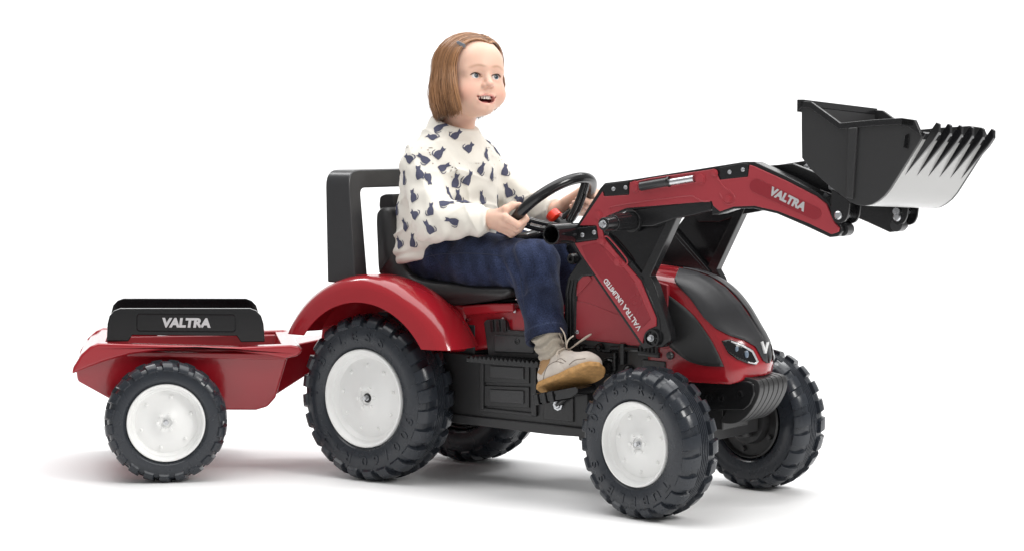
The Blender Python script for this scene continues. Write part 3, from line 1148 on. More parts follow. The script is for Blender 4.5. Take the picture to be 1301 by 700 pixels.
def arm(side):
    mir = side > 0
    def pl(name, pts, y, th, m, par, bev=0.0015, rnd=0.0):
        return plate(name, pts, y, th, m, par, bev, rnd=rnd, mirror=mir)
    def pt(u, v, y):
        q = TF.at(u, v, y)
        if mir:
            q.y = -q.y
        return q
    out = Vector((0, side, 0))
    core = pl('loader_arm', core_pts, AY + 0.004, 0.034, M_BLK, tractor, 0.002)
    cover = pl('arm_cover', red_pts, AY, 0.006, M_REDM, core, 0.0012)
    pl('arm_cap', [(766, 235), (798, 230.5), (799, 247), (768, 250)], AY + 0.001, 0.006, M_BLK, core, 0.001)
    pl('arm_cap', [(914, 213.5), (945, 207.5), (951, 209), (950, 224), (916, 229)], AY + 0.001, 0.006, M_BLK, core, 0.001)
    for u, v in ((779.5, 240.5), (795, 238.5), (927, 219), (944, 216)):
        bolt(core, pt(u, v, AY + 0.001), out, 0.0034, 0.003)
    # mock hydraulic ram
    bm = bmesh.new()
    add_tube(bm, pt(814, 237.5, AY - 0.001), pt(849, 231.5, AY - 0.001), 0.0095, 0.0095, 18)
    mk('ram_barrel', bm, M_DGREY, core, 0.001)
    bm = bmesh.new()
    add_tube(bm, pt(849, 231.5, AY - 0.001), pt(851.5, 231.1, AY - 0.001), 0.0110, 0.0110, 18)
    mk('ram_collar', bm, M_BLK, core)
    bm = bmesh.new()
    add_tube(bm, pt(851.5, 232.2, AY - 0.001), pt(882, 227.2, AY - 0.001), 0.0075, 0.0075, 18)
    mk('ram_rod', bm, M_METAL, core)
    # raised bosses on the red cover
    for u, v, r in ((806.5, 238, 0.0105), (890, 227, 0.0105), (907.5, 220.5, 0.0065), (925, 253, 0.0075), (760, 274, 0.0085), (765.6, 307, 0.0065), (785, 333, 0.0075)):
        bm = bmesh.new()
        c = pt(u, v, AY)
        s_ = side
        add_lathe(bm, [(r * 1.25, -s_ * 0.001), (r * 1.22, s_ * 0.0012), (r * 0.92, s_ * 0.0014), (r * 0.88, s_ * 0.0030), (r * 0.3, s_ * 0.0034), (r * 0.02, s_ * 0.0034)], c, 20)
        mk('cover_boss', bm, M_REDM, core)
    def ridge(pts, r=0.0016):
        bm = bmesh.new()
        add_sweep(bm, [pt(u, v, AY + 0.0004) for u, v in sp2(pts, 4, False)], r, 8)
        mk('cover_ridge', bm, M_REDM, core)
    ridge([(776, 268), (783, 262), (870, 250), (884, 252), (892, 256), (902, 256)])
    ridge([(912, 228), (920, 238), (930, 245), (934, 256), (928, 260), (920, 257), (914, 246)])
    ridge([(768, 301), (774, 303), (795, 328), (796, 336), (789, 339), (780, 333), (770, 320)])
    ridge([(812, 243), (811, 231), (884, 219.5)])
    ridge([(812, 243), (886, 232)])
    # front decal with the name
    a, b = Vector((961, 236.5)), Vector((1035, 271.5))
    d = (b - a).normalized()
    nn = Vector((-d.y, d.x))
    cap = []
    for k in range(13):
        t = radians(90 + 180 * k / 12)
        cap.append(tuple(a + d * (8.8 * cos(t)) + nn * (8.8 * sin(t))))
    for k in range(13):
        t = radians(-90 + 180 * k / 12)
        cap.append(tuple(b + d * (8.2 * cos(t)) + nn * (8.2 * sin(t))))
    dec = pl('name_plate', cap, AY - 0.0010, 0.004, M_DECAL, core, 0.0005)
    post = pl('post_decal', [(738, 313), (757, 308.5), (764, 312), (775, 322), (795, 344), (806, 358), (826.5, 405), (814, 417), (800, 402), (745, 330)], AY - 0.0010, 0.004, M_DECAL, core, 0.0005, 0.003)
    if not mir:
        text_on_plane('lettering', 'VALTRA', pt(977, 247.8, AY - 0.0011), pt(1021, 269.8, AY - 0.0011), 0.0185, out, M_SILV, core, 0.055, 0.001, 0.12)
        text_on_plane('lettering', 'VALTRA', pt(815.5, 416, AY - 0.0011), pt(795.0, 385.5, AY - 0.0011), 0.0125, out, M_WPRT, core, 0.012, 0.0006, 0.05)
        text_on_plane('lettering', 'UNLIMITED', pt(793, 383, AY - 0.0011), pt(770.5, 352.5, AY - 0.0011), 0.0115, out, M_WPRT, core, 0.022, 0.0006, 0.05)
    else:
        text_on_plane('lettering', 'VALTRA', pt(1021, 269.8, AY - 0.0011), pt(977, 247.8, AY - 0.0011), 0.0185, out, M_SILV, core, 0.055, 0.001, 0.12)
    # lower pivot
    c = pt(828.5, 429, AY - 0.001)
    bm = bmesh.new()
    add_lathe(bm, [(0.0185, -side * 0.010), (0.0185, side * 0.003), (0.0150, side * 0.003), (0.0150, -side * 0.002), (0.006, -side * 0.002), (0.006, side * 0.003), (0.001, side * 0.003)], c, 28)
    for k in range(6):
        t = 2 * pi * k / 6
        add_tube(bm, c + Vector((0.005 * cos(t), 0, 0.005 * sin(t))), c + Vector((0.016 * cos(t), 0, 0.016 * sin(t))), 0.0013, 0.0013, 6)
    mk('arm_pivot', bm, M_BLK, core)
    bolt(core, c + out * 0.003, out, 0.0055, 0.006, name='pivot_nut')
    bm = bmesh.new()
    add_tube(bm, c, Vector((c.x, side * 0.085, c.z)), 0.0105)
    q = Vector((c.x, side * 0.100, c.z))
    add_lathe(bm, [(0.0165, -side * 0.012), (0.0165, side * 0.006), (0.0125, side * 0.010), (0.0105, side * 0.010)], q, 22)
    mk('pivot_shaft', bm, M_BLK, core)
    # brace plate between post and boom, strut and rail
    br = pl('brace', [(771, 300), (790, 274), (806, 270), (856, 268), (850, 284), (816, 354), (812, 351)], AY + 0.014, 0.008, M_BLKG, core, 0.001)
    pl('brace_strut', [(842, 290), (850, 272), (862, 262), (866, 264), (826, 351), (832, 362), (852, 424), (851, 433), (841, 441), (830, 441), (838, 428), (818, 362), (812, 352)], AY + 0.006, 0.024, M_BLK, core, 0.002)
    pl('brace_strut', [(766, 300), (771, 296), (819, 353), (819, 361), (812, 356)], AY + 0.006, 0.030, M_BLK, core, 0.002)
    pl('arm_rail', [(792, 276), (800, 268), (896, 254), (904, 256), (904, 267), (880, 274), (858, 278), (828, 288), (800, 288)], AY + 0.003, 0.024, M_BLK, core, 0.002)
    # grip that sticks out sideways
    p0 = pt(805, 281, -0.150)
    p1 = Vector((p0.x - 0.002, side * 0.262, p0.z - 0.003))
    bm = bmesh.new()
    d = (p1 - p0)
    add_tube(bm, p0, p0 + d * 0.10, 0.0235, 0.0235, 28)
    add_tube(bm, p0 + d * 0.10, p1 - d * 0.30, 0.0175, 0.0170, 28)
    add_tube(bm, p1 - d * 0.30, p1, 0.0150, 0.0135, 28)
    grip = mk('side_grip', bm, M_BLK, core, 0.001)
    for k in range(12):
        t = 2 * pi * k / 12
        off = Vector((cos(t), 0, sin(t))) * 0.0168
        bm = bmesh.new()
        add_tube(bm, p0 + d * 0.12 + off, p1 - d * 0.32 + off, 0.0022, 0.0022, 6)
        mk('grip_flute', bm, M_BLK, grip)
    bolt(grip, p1, out, 0.0062, 0.007, name='grip_nut')
    # bracket and open tube by the steering wheel
    bk = pl('tube_bracket', [(728, 291), (757, 287.5), (759.5, 304), (730, 307.5)], AY - 0.003, 0.006, M_BLK, core, 0.001)
    for u, v in ((740, 299), (755, 295.5)):
        bolt(bk, pt(u, v, AY - 0.003), out, 0.0038, 0.003)
    t0 = pt(700, 298.5, -0.232)
    bm = bmesh.new()
    add_tube(bm, t0, Vector((t0.x, side * 0.130, t0.z)), 0.0215, 0.0215, 32, hollow=0.84)
    tube = mk('open_tube', bm, M_BLKG, core, 0.0008, ang=40)
    # bucket end: eye plate and roller
    e = pt(1066, 274, AY - 0.001)
    bm = bmesh.new()
    add_tube(bm, e + out * 0.001, Vector((e.x, side * 0.100, e.z)), 0.008)
    mk('bucket_pin', bm, M_METAL, core)
    bm = bmesh.new()
    q = pt(1070, 292, AY + 0.02)
    add_tube(bm, q, Vector((q.x, side * 0.108, q.z)), 0.0135, 0.0135, 24)
    mk('end_roller', bm, M_DGREY, core, 0.001)
    return core
arm(-1)
arm(1)
# cross bars between the two arms
bm = bmesh.new()
q = TF.at(935, 214, AY)
add_tube(bm, (q.x, -0.122, q.z - 0.012), (q.x, 0.122, q.z - 0.012), 0.011)
mk('loader_crossbar', bm, M_BLK, tractor)
# tilt links from the elbow to the bucket
for s in (-1, 1):
    bm = bmesh.new()
    a = TF.at(975, 214, -0.09)
    b = TF.at(1058, 238, -0.09)
    add_prism(bm, [(a.x - 0.01, a.z + 0.004), (a.x + 0.06, a.z + 0.010), (b.x, b.z + 0.016), (b.x + 0.012, b.z), (b.x, b.z - 0.014), (a.x + 0.04, a.z - 0.018), (a.x - 0.01, a.z - 0.010)], min(s * 0.082, s * 0.096), max(s * 0.082, s * 0.096))
    lk = mk('tilt_link', bm, M_BLK, tractor, 0.002)
    for c in (a, b):
        bolt(lk, (c.x, s * 0.082 if s > 0 else -0.096, c.z), (0, -1, 0), 0.005, 0.003)

# ------------------------------------------------------------------ bucket
BY = 0.158
ROLL = 0.045
bk_px = [(1019, 129), (1019, 165), (1019.5, 201), (1030, 215), (1055.5, 238), (1080.6, 257), (1090, 261), (1099.5, 262), (1108, 260.5), (1116, 256), (1124, 249.5), (1131, 241), (1152, 207.5), (1173, 174)]
rim_px = [(1173, 174), (1164, 153), (1147, 150.5), (1108, 153), (1069, 157), (1032, 130), (1019, 129)]
bprof = [Vector(p) for p in TF.xz(bk_px, -BY)]
brim = [Vector(p) for p in TF.xz(rim_px, -BY)]
def bpt(p, y):
    return (p[0], y, p[1] - ROLL * (y + BY))
def bplate(name, pts2, y0, y1, m, par, bev=0.0012):
    bm = bmesh.new()
    add_prism(bm, pts2, y0, y1)
    for v in bm.verts:
        v.co.z -= ROLL * (v.co.y + BY)
    return mk(name, bm, m, par, bev)
def inset_path(pts, t):
    out = []
    for i, p in enumerate(pts):
        a = pts[max(i - 1, 0)]
        b = pts[min(i + 1, len(pts) - 1)]
        d = (b - a).normalized()
        out.append(p + Vector((-d.y, d.x)) * t)
    return out
inner = inset_path(bprof, 0.006)
if (inner[3] - Vector((1.15, 0.75))).length > (bprof[3] - Vector((1.15, 0.75))).length:
    inner = inset_path(bprof, -0.006)
# back and rounded bottom
bucket = bplate('bucket', [tuple(p) for p in bprof[:8]] + [tuple(p) for p in inner[:8]][::-1], -BY, BY, M_BLKM, tractor, 0.0010)
bplate('bucket_floor', [tuple(p) for p in bprof[7:]] + [tuple(p) for p in inner[7:]][::-1], -BY + 0.006, BY - 0.006, M_REFL, bucket, 0.0008)  # reflection on the black plate is put into its grey colour
wall_outline = [tuple(p) for p in bprof] + [tuple(p) for p in brim[1:-1]]
for y0, y1 in ((-BY - 0.003, -BY + 0.004), (BY - 0.004, BY + 0.003)):
    bplate('bucket_side', wall_outline, y0, y1, M_BLKM, bucket, 0.0015)
# rolled rim along the top edges
for s in (-1, 1):
    rp = [Vector(p) for p in brim]
    lowr = [p + Vector((-0.002, -0.013)) for p in rp]
    y0, y1 = (-BY - 0.007, -BY + 0.002) if s < 0 else (BY - 0.002, BY + 0.007)
    bplate('bucket_rim', [tuple(p) for p in rp[1:]] + [tuple(p) for p in lowr[1:]][::-1], y0, y1, M_BLK, bucket, 0.0015)
    bplate('bucket_rim_corner', [tuple(rp[0]), tuple(rp[1]), tuple(rp[2]), tuple(rp[2] + Vector((0.0, -0.016))), tuple(rp[1] + Vector((-0.013, -0.014)))], y0, y1, M_BLK, bucket, 0.0012)
bplate('bucket_rim_back', [tuple(bprof[0] + Vector((-0.008, 0.003))), tuple(bprof[0] + Vector((0.007, 0.003))), tuple(bprof[0] + Vector((0.007, -0.010))), tuple(bprof[0] + Vector((-0.008, -0.022)))], -BY - 0.007, BY + 0.007, M_BLK, bucket, 0.0015)
# reinforcing ribs and slot on each side wall
for y0, y1 in ((-BY - 0.010, -BY), (BY, BY + 0.010)):
    bplate('bucket_rib', TF.xz([(1080, 163), (1092, 162), (1086, 254), (1077, 252)], -BY), y0, y1, M_BLKM, bucket, 0.003)
    bplate('bucket_slot', TF.xz([(1151, 172), (1157, 170), (1155, 190), (1149, 188)], -BY), y0 + 0.005, y1 - 0.005, M_BLKG, bucket, 0.001)
# clevis brackets under the bucket
for s in (-1, 1):
    for k in range(2):
        yy = s * (0.160 if k == 0 else 0.112)
        bplate('bucket_bracket', rounded(TF.xz([(1057, 240), (1080, 256), (1078, 274), (1074, 282), (1066, 285), (1059, 281), (1056, 272)], -BY), 0.006), min(yy, yy - s * 0.006), max(yy, yy - s * 0.006), M_BLK, bucket, 0.001)
    c = TF.at(1066, 274, -BY)
    cy = -0.160 if s < 0 else 0.105
    bm = bmesh.new()
    add_lathe(bm, [(0.0085, 0), (0.0085, -0.003), (0.006, -0.005), (0.001, -0.005)], (c.x, cy, c.z - ROLL * (cy + BY)), 18)
    mk('bracket_screw', bm, M_METAL, bucket)
# teeth on the cutting edge
e = (bprof[-1] - bprof[-2]).normalized()
nrm = Vector((e.y, -e.x))
if nrm.x < 0:
    nrm = -nrm
lip = bprof[-1]
for k in range(6):
    y = -BY + 0.026 + k * 0.0525
    bm = bmesh.new()
    secs = [(-0.092, 0.0006, 0.0006), (-0.045, 0.0042, 0.0072), (0.0, 0.0078, 0.0138), (0.020, 0.0078, 0.0140), (0.033, 0.0062, 0.0060)]
    rings = []
    for s_, hw, ht in secs:
        b0 = lip + e * s_ - nrm * (0.001 if s_ < 0 else 0.001 + (-0.006 * 0))
        t0 = b0 + nrm * ht
        bend = Vector((0, 0))
        rings.append([bm.verts.new(bpt(b0 + bend, y - hw)), bm.verts.new(bpt(b0 + bend, y + hw)), bm.verts.new(bpt(t0 + bend, y + hw * 0.7)), bm.verts.new(bpt(t0 + bend, y - hw * 0.7))])
    for A, B in zip(rings, rings[1:]):
        for i in range(4):
            bm.faces.new((A[i], A[(i + 1) % 4], B[(i + 1) % 4], B[i]))
    bm.faces.new(rings[0][::-1])
    bm.faces.new(rings[-1])
    mk('bucket_tooth', bm, M_BLKG, bucket, 0.001)
bplate('bucket_lip', [tuple(lip + e * -0.006 - nrm * 0.007), tuple(lip + e * -0.006 + nrm * 0.001), tuple(lip + e * 0.007 + nrm * 0.001), tuple(lip + e * 0.007 - nrm * 0.007)], -BY, BY, M_BLK, bucket, 0.001)

# ================================================================== TRAILER
trailer = empty('toy_trailer', 'dark red two-wheeled toy trailer with black side boards hitched behind the tractor', 'toy trailer', RF.o, -T_YAW)
RT, WT = 0.1375, 0.088
tw = make_wheel(RT, WT, 22, 0.0885, [], 6, trailer)
tw.location = (0, -TRAIL_H, RT)
tw2 = copy_tree(tw, trailer)
tw2.location = (0, TRAIL_H, RT)
tw2.rotation_euler = (0, 0.3, pi)
bm = bmesh.new()
add_tube(bm, (0, -TRAIL_H + 0.02, RT), (0, TRAIL_H - 0.02, RT), 0.010)
mk('axle', bm, M_BLK, trailer)

TY = -0.178
tub_px = [(100, 452), (96, 470), (98, 485), (138, 508), (190, 520), (250, 523), (326, 523.5), (341, 519), (351, 507), (366, 453)]
tub2 = RF.xz(tub_px, TY)
ztop = max(p[1] for p in tub2) + 0.012
zbot = min(p[1] for p in tub2)
xr, xf = tub2[0][0] - 0.002, tub2[-1][0] + 0.004
outl = [(xr + 0.02, ztop)] + tub2 + [(xf, ztop)]
def hw(z):
    return 0.178 - 0.040 * (ztop - z) / (ztop - zbot)
bm = bmesh.new()
n = len(outl)
near = [bm.verts.new((x, -hw(z), z)) for x, z in outl]
far = [bm.verts.new((x, hw(z), z)) for x, z in outl]
bm.faces.new(near)
bm.faces.new(far[::-1])
for i in range(n - 1):
    bm.faces.new((near[i + 1], near[i], far[i], far[i + 1]))
# rim ring and inside walls
T = 0.006
inn = [bm.verts.new(p) for p in ((xr + 0.035, -0.165, ztop), (xf - 0.012, -0.165, ztop), (xf - 0.012, 0.165, ztop), (xr + 0.035, 0.165, ztop))]
bot = [bm.verts.new(p) for p in ((xr + 0.10, -0.135, zbot + 0.02), (xf - 0.04, -0.135, zbot + 0.02), (xf - 0.04, 0.135, zbot + 0.02), (xr + 0.10, 0.135, zbot + 0.02))]
outer = [near[0], near[-1], far[-1], far[0]]
for i in range(4):
    j = (i + 1) % 4
    bm.faces.new((outer[i], outer[j], inn[j], inn[i]))
    bm.faces.new((inn[i], inn[j], bot[j], bot[i]))
bm.faces.new(bot)
tub = mk('tub', bm, M_RED, trailer, 0.012, 4)
wing_px = [(91, 475), (93, 466), (103, 450), (114, 440), (124, 435.5), (210, 438), (304, 440.5), (370, 438), (381, 440), (384, 446), (378, 452), (362, 455.5), (335, 450), (300, 446), (250, 443.5), (205, 445), (165, 450), (135, 458), (110, 467)]
for s in (-1, 1):
    w2 = RF.xz(wing_px, -0.212)
    bm = bmesh.new()
    add_prism(bm, w2, min(s * 0.212, s * 0.170), max(s * 0.212, s * 0.170))
    mk('tub_flange', bm, M_RED, trailer, 0.008, 4)
    bm = bmesh.new()
    add_prism(bm, RF.xz([(160, 446), (366, 449), (364, 457), (162, 453)], -0.190), min(s * 0.190, s * 0.170), max(s * 0.190, s * 0.170))
    mk('tub_ledge', bm, M_RED, trailer, 0.003)
# rear and front cross edges of the rim
e0 = RF.xz([(98, 463), (107, 446), (124, 435.5), (135, 436), (122, 446), (110, 462)], -0.19)
bm = bmesh.new()
add_prism(bm, e0, -0.19, 0.19)
mk('rear_edge', bm, M_RED, trailer, 0.004, 3)
bm = bmesh.new()
add_prism(bm, RF.xz([(358, 438.5), (380, 438), (385, 444), (378, 452), (364, 455)], -0.19), -0.19, 0.19)
mk('front_edge', bm, M_RED, trailer, 0.004, 3)
# tongue to the hitch
hitch = RF.local(TF.world((-0.235, 0, 0.300)))
bm = bmesh.new()
A = [(xf - 0.015, -0.10, ztop - 0.006), (xf - 0.015, 0.10, ztop - 0.006), (xf - 0.03, 0.10, zbot + 0.03), (xf - 0.03, -0.10, zbot + 0.03)]
B = [(hitch.x, hitch.y - 0.032, hitch.z + 0.012), (hitch.x, hitch.y + 0.032, hitch.z + 0.012), (hitch.x, hitch.y + 0.032, hitch.z - 0.022), (hitch.x, hitch.y - 0.032, hitch.z - 0.022)]
a = [bm.verts.new(p) for p in A]
b = [bm.verts.new(p) for p in B]
for i in range(4):
    bm.faces.new((a[i], a[(i + 1) % 4], b[(i + 1) % 4], b[i]))
bm.faces.new(a[::-1])
bm.faces.new(b)
mk('tongue', bm, M_RED, trailer, 0.005, 3)
bm = bmesh.new()
add_tube(bm, hitch + Vector((0.0, 0, -0.05)), hitch + Vector((0.0, 0, 0.04)), 0.010)
mk('hitch_pin', bm, M_BLK, trailer, 0.002)
bm = bmesh.new()
add_box(bm, -0.30, -0.15, -0.03, 0.03, 0.255, 0.275)
mk('drawbar', bm, M_BLK, tractor, 0.003)
# black side boards
board_px = [(135.5, 434), (136.5, 411), (139, 401), (145, 394.5), (153, 391.5), (318, 391.5), (326, 394.5), (332, 401), (335, 411), (336.5, 434), (306, 434.5), (301, 426.5), (168, 425.5), (163, 433.5)]
for s in (-1, 1):
    w2 = RF.xz(board_px, -0.166)
    bm = bmesh.new()
    y0, y1 = (-0.166, -0.152) if s < 0 else (0.138, 0.152)
    add_prism(bm, w2, y0, y1)
    bd = mk('side_board', bm, M_BLKG, trailer, 0.0025, 3)
    fr = RF.xz([(174, 398.5), (299, 399.5), (299, 421), (174, 420)], -0.1665)
    yb = y0 if s < 0 else y1
    for off, m_, nm in ((0.0012, M_BLKG, 'name_panel'),):
        bm = bmesh.new()
        path = [(x, yb, z) for x, z in rounded(fr, 0.008, 4)]
        add_sweep(bm, path, 0.0014, 6, True)
        mk('panel_border', bm, M_BLKG, bd)
    if s < 0:
        text_on_plane('lettering', 'VALTRA', RF.at(206, 415.5, -0.1665), RF.at(267.5, 416, -0.1665), 0.0225, (0, -1, 0), M_SILV, bd, 0.055, 0.001, 0.12)

# ================================================================== THE CHILD
BASE = Vector((0.06, 0.0, 0.455))                        # where the child sits, in the tractor's frame
person = empty('person', 'child in cat-print sweatshirt and blue jeans sitting and steering', 'person', TF.world(BASE), -YAW)
person['label'] = 'smiling child in cat-print sweatshirt and dark jeans, holding the steering wheel'


def plink(name, me, m, parent, **k):
    """meshes of the child are written in the tractor's frame and moved to the child's own origin"""
    me.transform(Matrix.Translation(-BASE))
    return link(name, me, m, parent, **k)


def finish(name, bm, m, parent, **k):
    bmesh.ops.recalc_face_normals(bm, faces=bm.faces[:])
    me = bpy.data.meshes.new(name)
    bm.to_mesh(me)
    bm.free()
    return plink(name, me, m, parent, **k)


class Field:
    def __init__(s):
        s.prims = []
        s.post = None

    def cap(s, a, b, ra, rb=None, k=0.01, sub=False):
        a, b = np.array(a, float), np.array(b, float)
        rb = ra if rb is None else rb
        s.prims.append(('c', a, b, ra, rb, k, sub, (a + b) / 2, np.linalg.norm(b - a) / 2 + max(ra, rb)))
        return s

    def ell(s, c, r, k=0.01, rot=None, sub=False):
        c, r = np.array(c, float), np.array(r, float)
        R = np.eye(3) if rot is None else np.array(rot)
        s.prims.append(('e', c, R, r, None, k, sub, c, r.max()))
        return s

    def __call__(s, p):
        p = p.astype(np.float32)
        pc = p.mean(0)
        pr = float(np.sqrt(((p - pc) ** 2).sum(1).max()))
        d = np.full(len(p), 0.25, np.float32)
        for t, A, B, C, D, k, sub, bc, br in s.prims:
            if t == 'c':
                ab = B - A
                hh = min(1, max(0, float((pc - A) @ ab / (ab @ ab + 1e-12))))
                gap = float(np.linalg.norm(pc - A - hh * ab)) - max(C, D) - pr
            else:
                gap = float(np.linalg.norm(bc - pc)) - br - pr
            if gap > 0.06 or gap > float(d.max()) + k:
                if not sub:
                    d = np.minimum(d, np.float32(max(gap, 0.0)))
                continue
            if t == 'c':
                ab = (B - A).astype(np.float32)
                w = p - A.astype(np.float32)
                h = np.clip((w @ ab) / np.float32(ab @ ab + 1e-12), 0, 1)
                w -= h[:, None] * ab
                q = np.sqrt(np.einsum('ij,ij->i', w, w)) - (np.float32(C) + np.float32(D - C) * h)
            else:
                l = (p - A.astype(np.float32)) @ B.astype(np.float32)
                l /= C.astype(np.float32)
                k0 = np.sqrt(np.einsum('ij,ij->i', l, l))
                l /= C.astype(np.float32)
                k1 = np.sqrt(np.einsum('ij,ij->i', l, l))
                q = k0 * (k0 - 1) / np.maximum(k1, 1e-9)
            d = smax(d, -q, np.float32(k)) if sub else smin(d, q, np.float32(k))
        if s.post is not None:
            d = s.post(p, d)
        return d


def snoise(p, f, seed=0.0):
    """cheap smooth noise from warped sines"""
    x, y, z = p[:, 0] * f + seed, p[:, 1] * f + seed * 1.7, p[:, 2] * f + seed * 2.3
    a = np.sin(x * 1.0 + 1.3 * np.sin(y * 0.9 + 0.7 * z)) + np.sin(y * 1.1 + 1.2 * np.sin(z * 0.8 + 0.6 * x)) + np.sin(z * 1.05 + 1.1 * np.sin(x * 0.95 + 0.8 * y))
    return a / 3


# head frame: forward, left, up
HO = np.array([0.138, 0.0, 0.921])
HYAW, HPIT, HROL = radians(-26), radians(5), radians(-3)
HR = np.array((Matrix.Rotation(HYAW, 3, 'Z') @ Matrix.Rotation(-HPIT, 3, 'Y') @ Matrix.Rotation(HROL, 3, 'X')))
def hp(x, y, z):
    return HO + HR @ np.array((x, y, z), float)
def hloc(p):
    return (p - HO) @ HR

EYE_Y, EYE_X, EYE_Z, EYE_R = 0.0255, 0.0620, -0.0085, 0.0130
body_f = Field()
B = body_f
B.ell(hp(-0.010, 0, 0.024), (0.086, 0.070, 0.072), 0.01, HR)
B.ell(hp(0.018, 0, -0.030), (0.062, 0.0585, 0.066), 0.03, HR)
for s in (-1, 1):
    B.ell(hp(0.043, s * 0.034, -0.046), (0.028, 0.027, 0.026), 0.020, HR)
    B.cap(hp(0.070, s * 0.012, 0.007), hp(0.058, s * 0.040, 0.005), 0.008, 0.008, 0.016)
B.ell(hp(0.058, 0, -0.079), (0.020, 0.022, 0.016), 0.02, HR)
B.ell(hp(0.055, 0, 0.030), (0.026, 0.045, 0.034), 0.02, HR)
for s in (-1, 1):
    B.ell(hp(0.088, s * EYE_Y, EYE_Z), (0.0130, 0.0190, 0.0110), 0.016, HR, True)
# where the face surface lies in front of the eyes; the eyeball sits just behind it
xs_eye = np.linspace(0.04, 0.10, 241)
dv = np.array([float(body_f(np.array([hp(x, EYE_Y, EYE_Z)]))[0]) for x in xs_eye])
EYE_X = float(xs_eye[np.nonzero(dv > 0)[0][0]]) - EYE_R - 0.0006
for s in (-1, 1):
    B.ell(hp(EYE_X + EYE_R + 0.003, s * EYE_Y, EYE_Z + 0.0002), (0.0100, 0.0142, 0.0068), 0.0016, HR, True)
# nose
B.cap(hp(0.073, 0, -0.004), hp(0.0875, 0, -0.0245), 0.0055, 0.0072, 0.010)
B.ell(hp(0.0895, 0, -0.0280), (0.0085, 0.0092, 0.0075), 0.005, HR)
for s in (-1, 1):
    B.ell(hp(0.0815, s * 0.0095, -0.0310), (0.0075, 0.0058, 0.0056), 0.004, HR)
    B.ell(hp(0.0880, s * 0.0050, -0.0370), (0.0028, 0.0024, 0.0026), 0.002, HR, True)
# mouth: lips round an open smile
MC = [(0.0620, 0.0275, -0.0480), (0.0735, 0.0158, -0.0525), (0.0790, 0.0, -0.0540)]
for s in (-1, 1):
    u = [hp(x, s * y, z) for x, y, z in MC]
    B.cap(u[0], u[1], 0.0028, 0.0040, 0.005)
    B.cap(u[1], u[2], 0.0040, 0.0042, 0.005)
    l = [hp(0.0620, s * 0.0270, -0.0495), hp(0.0705, s * 0.0155, -0.0665), hp(0.0740, 0, -0.0735)]
    B.cap(l[0], l[1], 0.0030, 0.0048, 0.005)
    B.cap(l[1], l[2], 0.0048, 0.0056, 0.005)
B.ell(hp(0.072, 0, -0.0610), (0.022, 0.0195, 0.0086), 0.003, HR, True)
for s in (-1, 1):
    B.cap(hp(0.070, s * 0.008, -0.0590), hp(0.0710, s * 0.0210, -0.0540), 0.0060, 0.0034, 0.003, True)
# neck and (under the clothes) trunk, arms, legs
NB = np.array([0.085, 0.0, 0.775])
B.cap(hp(-0.020, 0, -0.045), NB, 0.0320, 0.0375, 0.014)
SHN, SHF = (0.070, -0.092, 0.735), (0.085, 0.092, 0.735)
ELN, ELF = (0.142, -0.150, 0.592), (0.165, 0.145, 0.625)
WRN, WRF = (0.272, -0.112, 0.600), (0.294, 0.112, 0.612)
B.cap(NB, (0.06, 0, 0.56), 0.040, 0.070, 0.03)
B.cap(SHN, SHF, 0.035, 0.035, 0.03)
B.cap(SHN, ELN, 0.028, 0.025, 0.02).cap(ELN, WRN, 0.025, 0.0185, 0.015)
B.cap(SHF, ELF, 0.028, 0.025, 0.02).cap(ELF, WRF, 0.025, 0.0185, 0.015)
HPN, HPF = (0.060, -0.055, 0.515), (0.060, 0.055, 0.515)
KNN, KNF = (0.385, -0.093, 0.503), (0.345, 0.088, 0.500)
ANN, ANF = (0.4600, -0.148, 0.315), (0.395, 0.130, 0.265)
B.cap((0.05, 0, 0.56), (0.04, 0, 0.525), 0.07, 0.065, 0.03)
B.cap(HPN, KNN, 0.050, 0.036, 0.02).cap(KNN, np.array(KNN) + (np.array(ANN) - KNN) * 0.72, 0.036, 0.028, 0.02)
B.cap(HPF, KNF, 0.050, 0.036, 0.02).cap(KNF, np.array(KNF) + (np.array(ANF) - KNF) * 0.72, 0.036, 0.028, 0.02)


def hand(a, wrist, side, tup):
    """five fingers closed round the wheel rim at angle a; tup: thumb side along the rim"""
    g = np.array(sw(a, SR))
    rho = np.array(sw(a, 1.0)) - np.array(sw(a, 0.0))
    tau = np.array(sw(a + 0.01, 1.0)) - np.array(sw(a - 0.01, 1.0))
    tau = tau / np.linalg.norm(tau) * tup
    ax = np.array(SN)
    def q(psi, r, off):
        t = radians(psi)
        return g + rho * (r * cos(t)) + ax * (r * sin(t)) + tau * off
    w = np.array(wrist)
    kn = []
    for off, ln in ((0.0235, 1.0), (0.0080, 1.05), (-0.0075, 1.0), (-0.0215, 0.88)):
        k0 = q(8, 0.0300 * ln, off)
        k1 = q(-62, 0.0255 * ln, off * 0.96)
        k2 = q(-135, 0.0215, off * 0.92)
        k3 = q(-195, 0.0205, off * 0.90)
        kn.append(k0)
        r = 0.0078 if ln > 0.9 else 0.0068
        B.cap(k0, k1, r * 1.06, r, 0.0025)
        B.cap(k1, k2, r, r * 0.93, 0.003)
        B.cap(k2, k3, r * 0.93, r * 0.82, 0.003)
        B.cap(w + (g - w) * 0.10 + tau * off * 0.55, k0, 0.0110, r * 1.08, 0.004)
    B.cap(w, q(18, 0.030, 0.0), 0.018, 0.0150, 0.014)
    # thumb leaves the side of the palm and lies over the rim
    t0 = w + (g - w) * 0.35 + tau * 0.012 + ax * 0.008
    t1 = q(52, 0.0290, 0.0240)
    t2 = q(90, 0.0235, 0.0300)
    t3 = q(128, 0.0220, 0.0330)
    B.cap(t0, t1, 0.0115, 0.0098, 0.008)
    B.cap(t1, t2, 0.0098, 0.0086, 0.003)
    B.cap(t2, t3, 0.0086, 0.0070, 0.003)
    return g
GN = hand(radians(-113), WRN, -1, 1)
